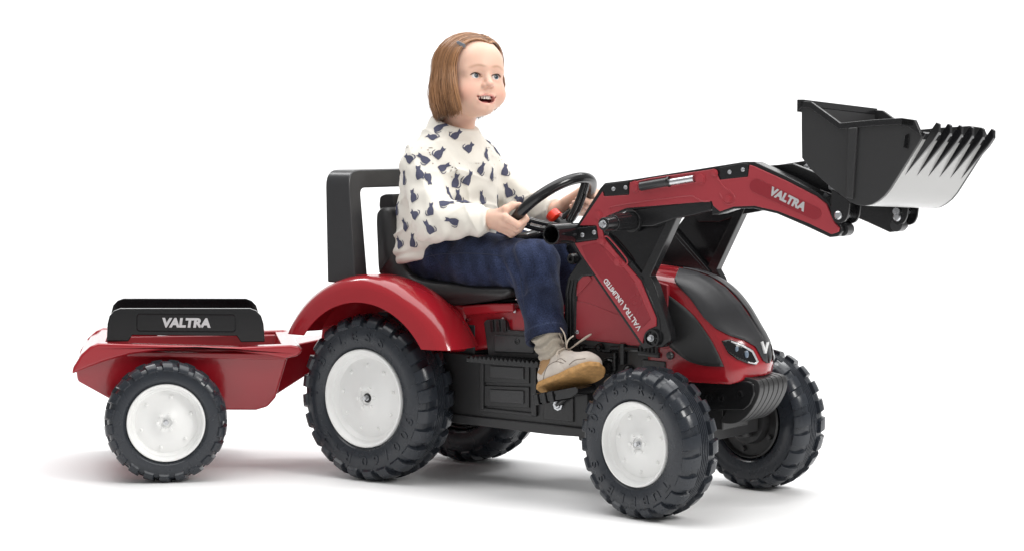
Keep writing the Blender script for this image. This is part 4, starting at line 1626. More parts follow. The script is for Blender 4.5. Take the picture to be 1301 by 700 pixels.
GF = hand(radians(80), WRF, 1, -1)

pos, f = surface(body_f, (-0.10, -0.26, 0.20), (0.56, 0.26, 1.04), 0.0019, 16)
me = sdf_mesh('body', pos, f)
hl = hloc(pos)
skin = np.tile(np.array([0.80, 0.52, 0.40]), (len(pos), 1))
def paint(mask, col):
    global skin
    skin = skin * (1 - mask[:, None]) + np.array(col) * mask[:, None]
def blob(c, r, sharp=1.0):
    q = ((hl - np.array(c)) / np.array(r))
    return np.exp(-(q ** 2).sum(1) * sharp)
on_head = hl[:, 2] > -0.12
paint(0.30 * np.clip(snoise(pos, 90, 3.0), 0, 1), (0.78, 0.46, 0.35))
for s in (-1, 1):
    paint(0.50 * blob((0.055, s * 0.042, -0.044), (0.03, 0.022, 0.020)), (0.76, 0.34, 0.26))
    paint(0.35 * blob((0.075, s * EYE_Y, EYE_Z - 0.010), (0.02, 0.014, 0.005)), (0.55, 0.27, 0.22))
    for t in np.linspace(0, 1, 7):
        c = (0.078 - 0.016 * t ** 2, s * (0.011 + 0.029 * t), 0.0125 + 0.004 * sin(pi * t) - 0.003 * t)
        paint(0.34 * blob(c, (0.02, 0.0060, 0.0024)), (0.33, 0.17, 0.09))
paint(0.35 * blob((0.090, 0, -0.029), (0.012, 0.010, 0.008)), (0.76, 0.36, 0.29))
# lips follow the two lip lines
def seg_dist(a, b):
    a, b = np.array(a), np.array(b)
    w = hl - a
    ab = b - a
    h = np.clip((w @ ab) / (ab @ ab), 0, 1)
    return np.sqrt(((w - h[:, None] * ab) ** 2).sum(1))
lipd = np.full(len(pos), 1.0)
for s in (-1, 1):
    m3 = [(x, s * y, z) for x, y, z in MC]
    lipd = np.minimum(lipd, np.minimum(seg_dist(m3[0], m3[1]), seg_dist(m3[1], m3[2])) - 0.0002)
    l3 = [(0.0620, s * 0.0270, -0.0495), (0.0705, s * 0.0155, -0.0665), (0.0740, 0, -0.0735)]
    lipd = np.minimum(lipd, np.minimum(seg_dist(l3[0], l3[1]), seg_dist(l3[1], l3[2])) - 0.0012)
paint(np.clip(1 - (lipd - 0.0042) / 0.0014, 0, 1) * 0.9, (0.68, 0.30, 0.265))
inside = (np.abs(hl[:, 1]) < 0.0210) & (hl[:, 2] < -0.049) & (hl[:, 2] > -0.0715) & (hl[:, 0] < 0.0725 - 0.30 * np.abs(hl[:, 1])) & (hl[:, 0] > 0.03) & (lipd > 0.0036)
paint(inside * 1.0, (0.16, 0.025, 0.025))
ca = me.color_attributes.new('tint', 'FLOAT_COLOR', 'POINT')
ca.data.foreach_set('color', np.concatenate([skin, np.ones((len(pos), 1))], 1).ravel())


def vcol_mat(name, rough, sss=0.0, bump=0.0, bscale=300.0, sheen=0.0, spec=0.5, weave=0.0):
    m = mat(name, (0.5, 0.5, 0.5), rough, sss=sss, bump=bump, bscale=bscale, sheen=sheen, spec=spec)
    nt = m.node_tree
    at_ = nt.nodes.new('ShaderNodeVertexColor')
    at_.layer_name = 'tint'
    src = at_.outputs['Color']
    if weave:
        tc = nt.nodes.new('ShaderNodeTexCoord')
        n = nt.nodes.new('ShaderNodeTexNoise')
        n.inputs['Scale'].default_value = 420
        n.inputs['Detail'].default_value = 4
        nt.links.new(tc.outputs['Object'], n.inputs['Vector'])
        mr = nt.nodes.new('ShaderNodeMapRange')
        mr.inputs['From Min'].default_value = 0.3
        mr.inputs['From Max'].default_value = 0.7
        mr.inputs['To Min'].default_value = 1 - weave
        mr.inputs['To Max'].default_value = 1 + weave
        nt.links.new(n.outputs['Fac'], mr.inputs['Value'])
        mx = nt.nodes.new('ShaderNodeMix')
        mx.data_type = 'RGBA'
        mx.blend_type = 'MULTIPLY'
        mx.inputs['Factor'].default_value = 1
        nt.links.new(src, mx.inputs['A'])
        nt.links.new(mr.outputs['Result'], mx.inputs['B'])
        src = mx.outputs['Result']
    nt.links.new(src, nt.nodes['Principled BSDF'].inputs['Base Color'])
    return m

M_SKIN = vcol_mat('skin', 0.46, sss=0.22, bump=0.05, bscale=900, spec=0.4)
body = plink('body', me, M_SKIN, person, ang=180)

# eyes
M_EYE = vcol_mat('eye', 0.08)
for s in (-1, 1):
    bm = bmesh.new()
    bmesh.ops.create_uvsphere(bm, u_segments=48, v_segments=40, radius=EYE_R)
    c = hp(EYE_X, s * EYE_Y, EYE_Z)
    gaze = HR @ np.array((0.975, 0.10, 0.06))
    gaze /= np.linalg.norm(gaze)
    me = bpy.data.meshes.new('eye')
    cols = []
    gz = Vector(gaze)
    rot = Vector((0, 0, 1)).rotation_difference(gz).to_matrix()
    for v in bm.verts:
        n = v.co.normalized()
        a = math.degrees(math.acos(max(-1, min(1, n.z))))
        cols.append((0.004, 0.004, 0.004, 1) if a < 13 else (0.085, 0.125, 0.155, 1) if a < 23 else (0.03, 0.04, 0.05, 1) if a < 27 else (0.88, 0.85, 0.83, 1))
        if a < 30:
            v.co *= 1.0 + 0.05 * (1 - (a / 30) ** 2)
        v.co = rot @ v.co + Vector(c)
    bm.to_mesh(me)
    bm.free()
    at_ = me.color_attributes.new('tint', 'FLOAT_COLOR', 'POINT')
    at_.data.foreach_set('color', np.array(cols).ravel())
    plink('eye', me, M_EYE, body, ang=180)
    # lashes along the upper lid
    bm = bmesh.new()
    path = []
    for t in np.linspace(-1, 1, 9):
        yy, zz = 0.0142 * t, 0.0069 * (1 - 0.98 * abs(t) ** 2.2) + 0.0004 * t
        path.append(hp(EYE_X + math.sqrt(max(1e-6, (EYE_R + 0.0032) ** 2 - yy * yy * 0.92 - zz * zz)), s * (EYE_Y + yy), EYE_Z + zz))
    add_sweep(bm, path, [0.0006, 0.0010, 0.0013, 0.0015, 0.0016, 0.0016, 0.0016, 0.0014, 0.0008], 6)
    M_LASH = MATS.get('lash') or mat('lash', (0.05, 0.028, 0.018), 0.6)
    finish('eyelash', bm, M_LASH, body)
# teeth
M_TEETH = mat('teeth', (0.90, 0.86, 0.78), 0.2, coat=0.3)
for i in range(-4, 5):
    y = i * 0.0049 + 0.0003
    w = 0.0024 if abs(i) > 1 else 0.0027
    x = 0.0715 - 0.018 * (y / 0.022) ** 2
    z = -0.0560 + 0.0030 * (y / 0.022) ** 2
    h = 0.0046 if i % 2 else 0.0041
    bm = bmesh.new()
    bmesh.ops.create_cube(bm, size=1.0)
    for v in bm.verts:
        k = 0.82 if v.co.z < 0 else 1.0
        v.co = Vector(hp(x + v.co.x * 0.0040, y + v.co.y * 2 * w * k * 0.92, z + v.co.z * 2 * h))
    finish('tooth', bm, M_TEETH, body, bevel=0.0010, seg=3)
bm = bmesh.new()
bmesh.ops.create_uvsphere(bm, u_segments=20, v_segments=12, radius=1.0)
for v in bm.verts:
    v.co = Vector(hp(0.058 + v.co.x * 0.010, v.co.y * 0.013, -0.0680 + v.co.z * 0.0040))
finish('tongue', bm, mat('tongue_flesh', (0.50, 0.12, 0.12), 0.35), body, ang=180)

# ------------------------------------------------------------------ hair
random.seed(11)
HC = np.array((-0.014, 0, 0.021))
HRAD = np.array((0.0965, 0.0800, 0.0770))
def hdir(az, el):
    return np.array((cos(az) * cos(el), sin(az) * cos(el), sin(el)))
def slerp(a, b, t):
    w = math.acos(max(-1, min(1, float(a @ b))))
    if w < 1e-4:
        return a
    return (sin((1 - t) * w) * a + sin(t * w) * b) / sin(w)
def strand(u, side, lay, end, wob, daz=0.0):
    """from the parting over the head and down to the bob's edge; u runs front to back"""
    part = hdir(radians(14 * (1 - u)), radians(38 + 48 * min(1, u / 0.6) ** 0.8)) if u < 0.6 else hdir(radians(180), radians(88 - 40 * (u - 0.6)))
    azm = radians((57 if side < 0 else 84) + ((180 - (57 if side < 0 else 84)) * u) + daz) * side
    way = hdir(azm * (0.80 + 0.2 * u), radians(45 if side < 0 else 46))
    eq = hdir(azm, radians(-4))
    pts = []
    n1, n2 = 9, 8
    for i in range(n1 + 1):
        t = i / n1
        d = slerp(slerp(part, way, min(1, t * 1.25)), slerp(way, eq, max(0, t * 1.3 - 0.3)), t * t * (3 - 2 * t))
        d /= np.linalg.norm(d)
        lift = 1.0 + 0.035 * sin(pi * min(1, t * 1.1)) + lay
        pts.append(HC + HRAD * d * lift)
    p0 = pts[-1]
    zend = end
    for i in range(1, n2 + 1):
        t = i / n2
        z = p0[2] + (zend - p0[2]) * t
        flare = (1.0 if side < 0 else 1.0 - 0.16 * t * (1 - u)) + 0.10 * sin(pi * min(1, t * 0.85)) - 0.10 * max(0, t - 0.5) ** 1.3 * 3.2 * (0.4 + 0.6 * u)
        fwd = 0.030 * t ** 1.3 * (1 - u) ** 2 if side < 0 else 0.004 * t * (1 - u)
        q = np.array((HC[0] + (p0[0] - HC[0]) * flare + fwd, HC[1] + (p0[1] - HC[1]) * flare, z))
        pts.append(q)
    out = []
    for i, p in enumerate(pts):
        t = i / (len(pts) - 1)
        k = 0.0022 * wob[0] * sin(t * 7 + wob[1]) * t
        out.append(p + np.array((k, k * 0.6, 0)))
    return out

vs, fs, cols = [], [], []
def add_strand(path, r, col):
    base = len(vs)
    path = np.array(path)
    n = len(path)
    a = np.gradient(path, axis=0)
    a /= np.linalg.norm(a, axis=1)[:, None] + 1e-9
    o = path - HC
    o -= a * (o * a).sum(1)[:, None]
    o /= np.linalg.norm(o, axis=1)[:, None] + 1e-9
    s = np.cross(a, o)
    rr = np.full(n, r)
    rr[-3:] *= (0.85, 0.6, 0.15)
    rr[0] *= 0.5
    rr = rr[:, None]
    q = np.stack([path + s * rr, path + o * rr * 0.8, path - s * rr], 1).reshape(-1, 3)
    vs.extend(map(tuple, q @ HR.T + HO))
    cols.extend([col] * (n * 3))
    fs.extend((STRIP + base).tolist())
_n = 18
STRIP = np.array([(i * 3 + k, i * 3 + (k + 1) % 3, i * 3 + 3 + (k + 1) % 3, i * 3 + 3 + k) for i in range(_n - 1) for k in range(3)])
HA, HB = np.array((0.052, 0.020, 0.009)), np.array((0.50, 0.255, 0.120))
# an unbroken under-layer so no scalp shows
for side in (-1, 1):
    base = len(vs)
    NU = 40
    grid = [strand(i / (NU - 1), side, -0.062, -0.086 + (0.030 * (1 - i / (NU - 1)) if side > 0 else 0), (0, 0)) for i in range(NU)]
    M_ = len(grid[0])
    for g in grid:
        for p in g:
            vs.append(tuple(HO + HR @ p))
            cols.append((0.085, 0.034, 0.014, 1))  # darker tint paints shade into the gaps between locks
    for i in range(NU - 1):
        for j in range(M_ - 1):
            fs.append((base + i * M_ + j, base + (i + 1) * M_ + j, base + (i + 1) * M_ + j + 1, base + i * M_ + j + 1))
for side, cnt in ((-1, 2300), (1, 1100)):
    us = np.array([min(1.0, max(0.0, random.random() ** 1.25)) for _ in range(cnt)])
    locks = snoise(np.stack([us * 9.0, np.full(cnt, side * 2.0), np.full(cnt, 0.3)], 1), 3.0, 5.0)
    fine = snoise(np.stack([us * 34.0, np.full(cnt, side * 1.0), np.full(cnt, 0.7)], 1), 3.0, 2.0)
    for u, lock, fl in zip(us, locks, fine):
        fly = random.random() < 0.035
        lay = random.uniform(-0.038, 0.006) + 0.018 * lock + 0.024 * fl + (0.02 if fly else 0)
        end = -0.095 - 0.004 * u + (0.030 * (1 - u) if side > 0 else 0) + random.gauss(0, 0.0058) + 0.005 * lock + 0.006 * fl
        t = min(1, max(0, 0.5 * random.random() + 0.5 * (0.5 + 0.75 * fl)))
        c = HA + (HB - HA) * t ** 1.35
        add_strand(strand(u, side, lay, end, (random.gauss(0, 1.3) + 0.8 * fl, random.uniform(0, 6) if fly else fl * 2), random.gauss(0, 3.2) * (1 - 0.5 * u)),
                   random.uniform(0.0006, 0.0014), (*c, 1))
me = bpy.data.meshes.new('hair')
me.from_pydata(vs, [], fs)
at_ = me.color_attributes.new('tint', 'FLOAT_COLOR', 'POINT')
at_.data.foreach_set('color', np.array(cols, float).ravel())
M_HAIR = vcol_mat('hair', 0.30, spec=0.7)
hair_bvh = BVHTree.FromPolygons(vs, fs)
hair = plink('hair', me, M_HAIR, person, ang=180)
hair['kind'] = 'stuff'
# clip
o, d = TF.ray(585.5, 56.5)
hit, nr, _, _ = hair_bvh.ray_cast(o, d.normalized())
if hit is not None:
    vdir = -d.normalized()
    a = TF.at(580.5, 53.5, 0) - TF.at(590.5, 59.5, 0)
    a = (a - vdir * a.dot(vdir)).normalized()
    b = vdir.cross(a)
    bm = bmesh.new()
    pts = [(0.012, 0.0), (0.009, 0.0035), (0.0, 0.0042), (-0.008, 0.0050), (-0.0115, 0.003), (-0.0125, 0.0), (-0.0115, -0.003), (-0.008, -0.0050), (0.0, -0.0042), (0.009, -0.0035)]
    lo = [bm.verts.new(hit + vdir * 0.0015 + a * p[0] + b * p[1]) for p in pts]
    hi = [bm.verts.new(hit + vdir * 0.0040 + a * p[0] * 0.93 + b * p[1] * 0.85) for p in pts]
    bm.faces.new(lo[::-1])
    bm.faces.new(hi)
    for i in range(len(pts)):
        j = (i + 1) % len(pts)
        bm.faces.new((lo[i], lo[j], hi[j], hi[i]))
    finish('hair_clip', bm, mat('clip_metal', (0.22, 0.24, 0.27), 0.35, metal=0.6), hair, bevel=0.0006)

# ------------------------------------------------------------------ sweatshirt
shirt_f = Field()
S = shirt_f
S.ell((0.060, 0, 0.515), (0.108, 0.128, 0.080), 0.03)
S.ell((0.062, 0, 0.550), (0.110, 0.126, 0.080), 0.04)
S.ell((0.066, 0, 0.620), (0.108, 0.122, 0.100), 0.05)
S.ell((0.075, 0, 0.695), (0.100, 0.118, 0.085), 0.05)
S.cap((0.070, -0.072, 0.728), (0.085, 0.072, 0.730), 0.050, 0.050, 0.05)
S.cap((0.078, 0, 0.752), (0.090, 0, 0.824), 0.074, 0.053, 0.035)
def sleeve(sh, el, wr):
    sh, el, wr = map(np.array, (sh, el, wr))
    S.cap(sh, el, 0.0535, 0.047, 0.014)
    d = (wr - el) / np.linalg.norm(wr - el)
    c0 = wr - d * 0.042
    S.cap(el, c0, 0.047, 0.0385, 0.015)
    S.cap(c0 - d * 0.012, wr - d * 0.010, 0.0285, 0.0275, 0.0025)
    return d, wr - d * 0.002
DN, CUFN = sleeve((0.070, -0.094, 0.712), ELN, WRN)
DF, CUFF = sleeve((0.085, 0.094, 0.714), ELF, WRF)
NBv = np.array([0.091, 0.0, 0.810])
NAX = np.array([0.32, 0, 0.95])
NAX /= np.linalg.norm(NAX)
ELNa, ELFa = np.array(ELN), np.array(ELF)


def shirt_post(p, d):
    # soft folds, stronger at the elbows, the armpits and above the hem
    x, y, z = p[:, 0], p[:, 1], p[:, 2]
    n1 = snoise(p, 38, 1.0)
    n2 = snoise(p * np.array((1.0, 1.0, 2.1)), 55, 4.0)
    el = np.exp(-(((p - ELNa - np.array((0.0, 0.0, 0.03))) / 0.06) ** 2).sum(1)) + np.exp(-(((p - ELFa) / 0.06) ** 2).sum(1))
    hem = np.exp(-((z - 0.565) / 0.035) ** 2)
    arm = np.exp(-(((np.abs(y) - 0.10) / 0.03) ** 2)) * np.exp(-((z - 0.66) / 0.05) ** 2)
    ridge = np.sin(70 * (z + 0.9 * x) + 6 * np.abs(y) * 8 + 1.5 * n1)
    d = d - 0.0040 * n1 - 0.0020 * n2 - 0.0050 * el * ridge - 0.0030 * hem * np.sin(95 * x + 130 * y + 2 * n1) - 0.0030 * arm * np.sin(85 * z + 60 * x + 2 * n1)
    # creases pulled from the armpit and gathered over the belly and the forearm
    lo_ = snoise(p, 13, 3.0)
    c1 = (1 - np.abs(np.sin(30 * (0.8 * x + 0.7 * y) + 17 * z + 2.4 * lo_))) ** 3 * np.clip(0.45 + 0.8 * snoise(p, 20, 8.0), 0, 1)
    c2 = (1 - np.abs(np.sin(26 * (0.9 * x - 0.5 * y) - 36 * z + 2.0 * lo_))) ** 3 * np.clip(0.35 + 0.9 * snoise(p, 24, 15.0), 0, 1)
    d = d - 0.0065 * c1 - 0.0055 * c2
    # hem band: hugs the hips
    hz = z - (0.476 + 0.20 * np.clip(x + 0.05, 0, 1))
    d = d + 0.003 * np.exp(-((hz - 0.020) / 0.006) ** 2)
    d = smax(d, -hz, 0.004)
    # cuff ends
    dn = (p - CUFN) @ DN
    near = np.sqrt(((p - CUFN) ** 2).sum(1)) < 0.09
    d = np.where(near, np.maximum(d, dn), d)
    df = (p - CUFF) @ DF
    far = np.sqrt(((p - CUFF) ** 2).sum(1)) < 0.09
    d = np.where(far, np.maximum(d, df), d)
    # neck opening
    t = (p - NBv) @ NAX
    d = smax(d, t - 0.004, 0.004)
    w = (p - NBv) - t[:, None] * NAX
    rr = np.sqrt((w ** 2).sum(1))
    d = smax(d, -(np.maximum(rr - 0.0420, -t - 0.030)), 0.003)
    # collar rib
    col = np.sqrt((rr - 0.0495) ** 2 + (t + 0.004) ** 2) - 0.0072
    d = smin(d, col, 0.004)
    return d
S.post = shirt_post
pos, f = surface(shirt_f, (-0.10, -0.26, 0.44), (0.32, 0.26, 0.86), 0.0022, 16)
me = sdf_mesh('sweatshirt', pos, f)
shirt_bvh = BVHTree.FromPolygons([tuple(v) for v in pos], [tuple(int(i) for i in q) for q in f])
M_SHIRT = mat('ivory_jersey', (0.80, 0.765, 0.69), 0.85, bump=0.25, bscale=700, sheen=0.25, vary=0.05, vscale=25, spec=0.25)
M_CAT = mat('navy_print', (0.085, 0.088, 0.135), 0.85, vary=0.45, vscale=420, spec=0.15)
shirt = plink('sweatshirt', me, M_SHIRT, person, ang=180)

# cats printed on the cloth: sitting silhouettes with ears and tail
CAT = [(-0.30, -1.0), (0.35, -1.0), (0.62, -0.75), (0.66, -0.35), (0.50, 0.05), (0.30, 0.30), (0.34, 0.55), (0.40, 1.0), (0.20, 0.82), (0.02, 0.82), (-0.16, 1.0), (-0.20, 0.60), (-0.14, 0.35),
       (-0.26, 0.05), (-0.40, -0.40), (-0.38, -0.75)]
TAIL = [(0.35, -1.02), (0.80, -0.95), (0.98, -0.60), (0.86, -0.15), (0.78, -0.17), (0.86, -0.58), (0.70, -0.84), (0.36, -0.92)]
CAT_AT = []
def cat(o, d, rot, size, flip):
    """the outline laid on the cloth along the ray o,d"""
    hit, nr, _, _ = shirt_bvh.ray_cast(o, d)
    if hit is None:
        return
    if any((hit - q).length < 0.030 for q in CAT_AT):
        return
    CAT_AT.append(hit)
    up = Vector((0, 0, 1))
    e1 = d.cross(up).normalized()
    if nr.dot(d) > 0:
        nr = -nr
    e1 = (e1 - nr * e1.dot(nr)).normalized()
    e2 = nr.cross(e1)
    if e2.dot(up) < 0:
        e2 = -e2
    bm = bmesh.new()
    for outl in (CAT, TAIL):
        pts = []
        for x, y in outl:
            x = x * flip * size
            y = y * size
            pts.append((x * cos(rot) - y * sin(rot), x * sin(rot) + y * cos(rot)))
        bm.faces.new([bm.verts.new((x, y, 0)) for x, y in pts])
    bmesh.ops.triangulate(bm, faces=bm.faces[:])
    for _ in range(3):
        e = [e for e in bm.edges if e.calc_length() > 0.005]
        if not e:
            break
        bmesh.ops.subdivide_edges(bm, edges=e, cuts=1)
        bmesh.ops.triangulate(bm, faces=bm.faces[:])
    for v in bm.verts:
        q = hit + e1 * v.co.x + e2 * v.co.y
        h2, n2, _, _ = shirt_bvh.ray_cast(q + nr * 0.02, -nr, 0.05)
        if h2 is None:
            h2, n2, _, _ = shirt_bvh.find_nearest(q)
        if n2.dot(nr) < 0:
            n2 = -n2
        v.co = h2 + n2 * 0.0012
    return finish('cat_print', bm, M_CAT, shirt, ang=180)

cats = [(547, 175, -38, 1), (518, 202, -40, 1), (538, 201, -50, -1), (560, 195, 35, -1), (513.5, 226, 5, 1), (531, 219, -8, 1), (545.5, 229, 168, 1), (564, 212, 60, 1), (581, 172, 40, -1), (597.5, 188, 28, -1),
        (620, 180, 20, 1), (632, 194, 65, -1), (578, 229, 15, 1), (569, 245, -20, 1), (581, 250, 0, 1), (611, 251, -8, 1), (596, 226.5, 30, -1), (592, 213, -30, 1), (611.5, 213, 35, 1), (625, 220, 15, 1),
        (548, 265, 5, -1), (525, 273, -35, 1), (514, 286, -20, 1), (504, 265, 0, 1), (524, 249, -10, 1), (574, 280, -75, -1), (587, 257, -60, 1), (568, 258, 80, 1), (632, 256, 0, 1), (644, 242, -20, 1),
        (641, 215, 10, 1), (523.5, 305, 0, 1), (507, 309, -20, 1), (544, 290, -30, 1), (560, 161, 70, 1), (640, 297, -60, 1), (603, 181, 60, -1), (574, 191, 20, 1), (617, 195, 5, 1), (650, 217, -15, 1), (658, 254, -25, 1), (590, 262, 70, -1)]
for u, v, a, fl in cats:
    o, d = TF.ray(u, v)
    cat(o, d.normalized(), radians(-a), 0.0158 + 0.002 * random.random(), fl)
# the same print goes on round the back and the far side
for i in range(26):
    a = radians(random.uniform(60, 195))
    z = random.uniform(0.52, 0.77)
    c = Vector((0.065, 0, z))
    o = c + Vector((cos(a), sin(a), 0)) * 0.5
    if a > radians(150) and False:
        continue
    cat(o, (c - o).normalized(), random.uniform(-3, 3), 0.0145, random.choice((-1, 1)))

# ------------------------------------------------------------------ jeans
jean_f = Field()
J = jean_f
J.ell((0.060, 0, 0.515), (0.088, 0.108, 0.070), 0.03)
def leg(h, kn, an, end):
    h, kn, an = map(np.array, (h, kn, an))
    m = h + (kn - h) * 0.5 + np.array((0, 0, -0.004))
    J.cap(h, m, 0.060, 0.060, 0.03).cap(m, kn, 0.060, 0.052, 0.03)
    d = (an - kn) / np.linalg.norm(an - kn)
    e = kn + d * end
    J.cap(kn, e, 0.051, 0.0425, 0.02)
    J.cap(e - d * 0.020, e, 0.0455, 0.0465, 0.003)
    return d, e
JD, JE = leg((0.062, -0.056, 0.512), (0.378, -0.093, 0.500), ANN, 0.180)
JD2, JE2 = leg((0.062, 0.056, 0.512), KNF, ANF, 0.165)
KNNa = np.array(KNN)

def jean_post(p, d):
    n1 = snoise(p, 42, 9.0)
    n2 = snoise(p, 90, 2.0)
    kn = np.exp(-(((p - KNNa + np.array((0.03, 0, 0.02))) / 0.06) ** 2).sum(1))
    hip = np.exp(-(((p - np.array((0.11, -0.08, 0.52))) / np.array((0.06, 0.07, 0.06))) ** 2).sum(1))
    sh = np.exp(-(((p - (KNNa * 0.4 + JE * 0.6)) / 0.05) ** 2).sum(1))
    c1 = (1 - np.abs(snoise(p * np.array((1.0, 1.0, 0.8)), 46, 3.5))) ** 4
    d = d - 0.0050 * c1 * (0.3 + kn + hip + sh) - 0.0026 * n1 - 0.0014 * n2 - 0.0060 * kn * np.sin(120 * p[:, 0] + 60 * p[:, 2] + 2 * n1) - 0.0060 * hip * np.sin(110 * p[:, 0] - 70 * p[:, 2] + 2 * n1) \
        - 0.0040 * sh * np.sin(120 * p[:, 2] + 70 * p[:, 0] + 2.5 * n1)
    for D_, E_ in ((JD, JE), (JD2, JE2)):
        t = (p - E_) @ D_
        near = (np.sqrt(((p - E_) ** 2).sum(1)) < 0.10) & (p[:, 2] < 0.45)
        w = (p - E_) - t[:, None] * D_
        rr = np.sqrt((w ** 2).sum(1))
        d = np.where(near, np.maximum(d, t), d)
        d = np.where(near, smax(d, -np.maximum(rr - 0.0395, -t - 0.02), 0.002), d)
    d = smax(d, p[:, 2] - 0.585, 0.01)
    return d
J.post = jean_post
pos, f = surface(jean_f, (-0.09, -0.23, 0.22), (0.53, 0.23, 0.62), 0.0022, 16)
me = sdf_mesh('jeans', pos, f)
wear = np.clip(0.5 + 0.5 * snoise(pos, 60, 6.0), 0, 1) * 0.3 + 0.08 + np.clip(0.5 + 0.5 * snoise(pos * np.array((1, 1, 0.4)), 160, 3.0), 0, 1) * 0.5
kn = np.exp(-(((pos - KNNa - np.array((0, 0, 0.04))) / 0.07) ** 2).sum(1))
wear = np.clip(wear * 0.8 + 0.35 * kn, 0, 1)[:, None] ** 1.5
den = np.array((0.008, 0.011, 0.026)) * (1 - wear) + np.array((0.052, 0.072, 0.155)) * wear
edge = np.clip(1 - np.abs((pos - JE) @ JD + 0.022) / 0.0022, 0, 1) * (np.sqrt(((pos - JE) ** 2).sum(1)) < 0.1)
den = den * (1 - 0.5 * edge[:, None]) + np.array((0.10, 0.13, 0.22)) * 0.35 * edge[:, None]
at_ = me.color_attributes.new('tint', 'FLOAT_COLOR', 'POINT')
at_.data.foreach_set('color', np.concatenate([den, np.ones((len(pos), 1))], 1).ravel())
M_JEAN = vcol_mat('denim', 0.85, bump=0.6, bscale=420, sheen=0.12, spec=0.15, weave=0.55)
jean_bvh = BVHTree.FromPolygons([tuple(v) for v in pos], [tuple(int(i) for i in q) for q in f])
jeans = plink('jeans', me, M_JEAN, person, ang=180)
M_SEAM = mat('denim_seam', (0.020, 0.027, 0.055), 0.85, bump=0.5, bscale=900)
for line in ([(528, 333), (548, 325), (580, 322), (615, 323), (640, 326)], [(661, 352), (664, 375), (668, 400), (674, 424)], [(548, 322), (560, 336), (566, 350)]):
    bm = bmesh.new()
    path = []
    for q in spline(line, 8):
        o, dd = TF.ray(q.x, q.y)
        hit, nr, _, _ = jean_bvh.ray_cast(o, dd.normalized())
        if hit is not None:
            path.append(hit)
    if len(path) > 3:
        add_sweep(bm, path, 0.0011, 6)
        finish('seam', bm, M_SEAM, jeans, ang=180)
    else:
        bm.free()

# ------------------------------------------------------------------ socks and shoes
M_SOCK = mat('oatmeal_knit', (0.46, 0.41, 0.34), 0.9, bump=0.6, bscale=500, sheen=0.2, vary=0.2, vscale=200)
M_SUEDE = mat('pale_suede', (0.64, 0.575, 0.51), 0.8, bump=0.25, bscale=500, sheen=0.3, vary=0.10, vscale=60)
M_CREPE = mat('crepe_sole', (0.54, 0.30, 0.11), 0.75, bump=0.8, bscale=160, vary=0.45, vscale=110)
M_LACE = mat('beige_lace', (0.64, 0.56, 0.47), 0.8, bump=0.3, bscale=900)
M_STITCH = mat('shoe_stitching', (0.20, 0.16, 0.13), 0.9)
M_TAN = mat('tan_suede', (0.45, 0.27, 0.13), 0.8, bump=0.25, bscale=500)


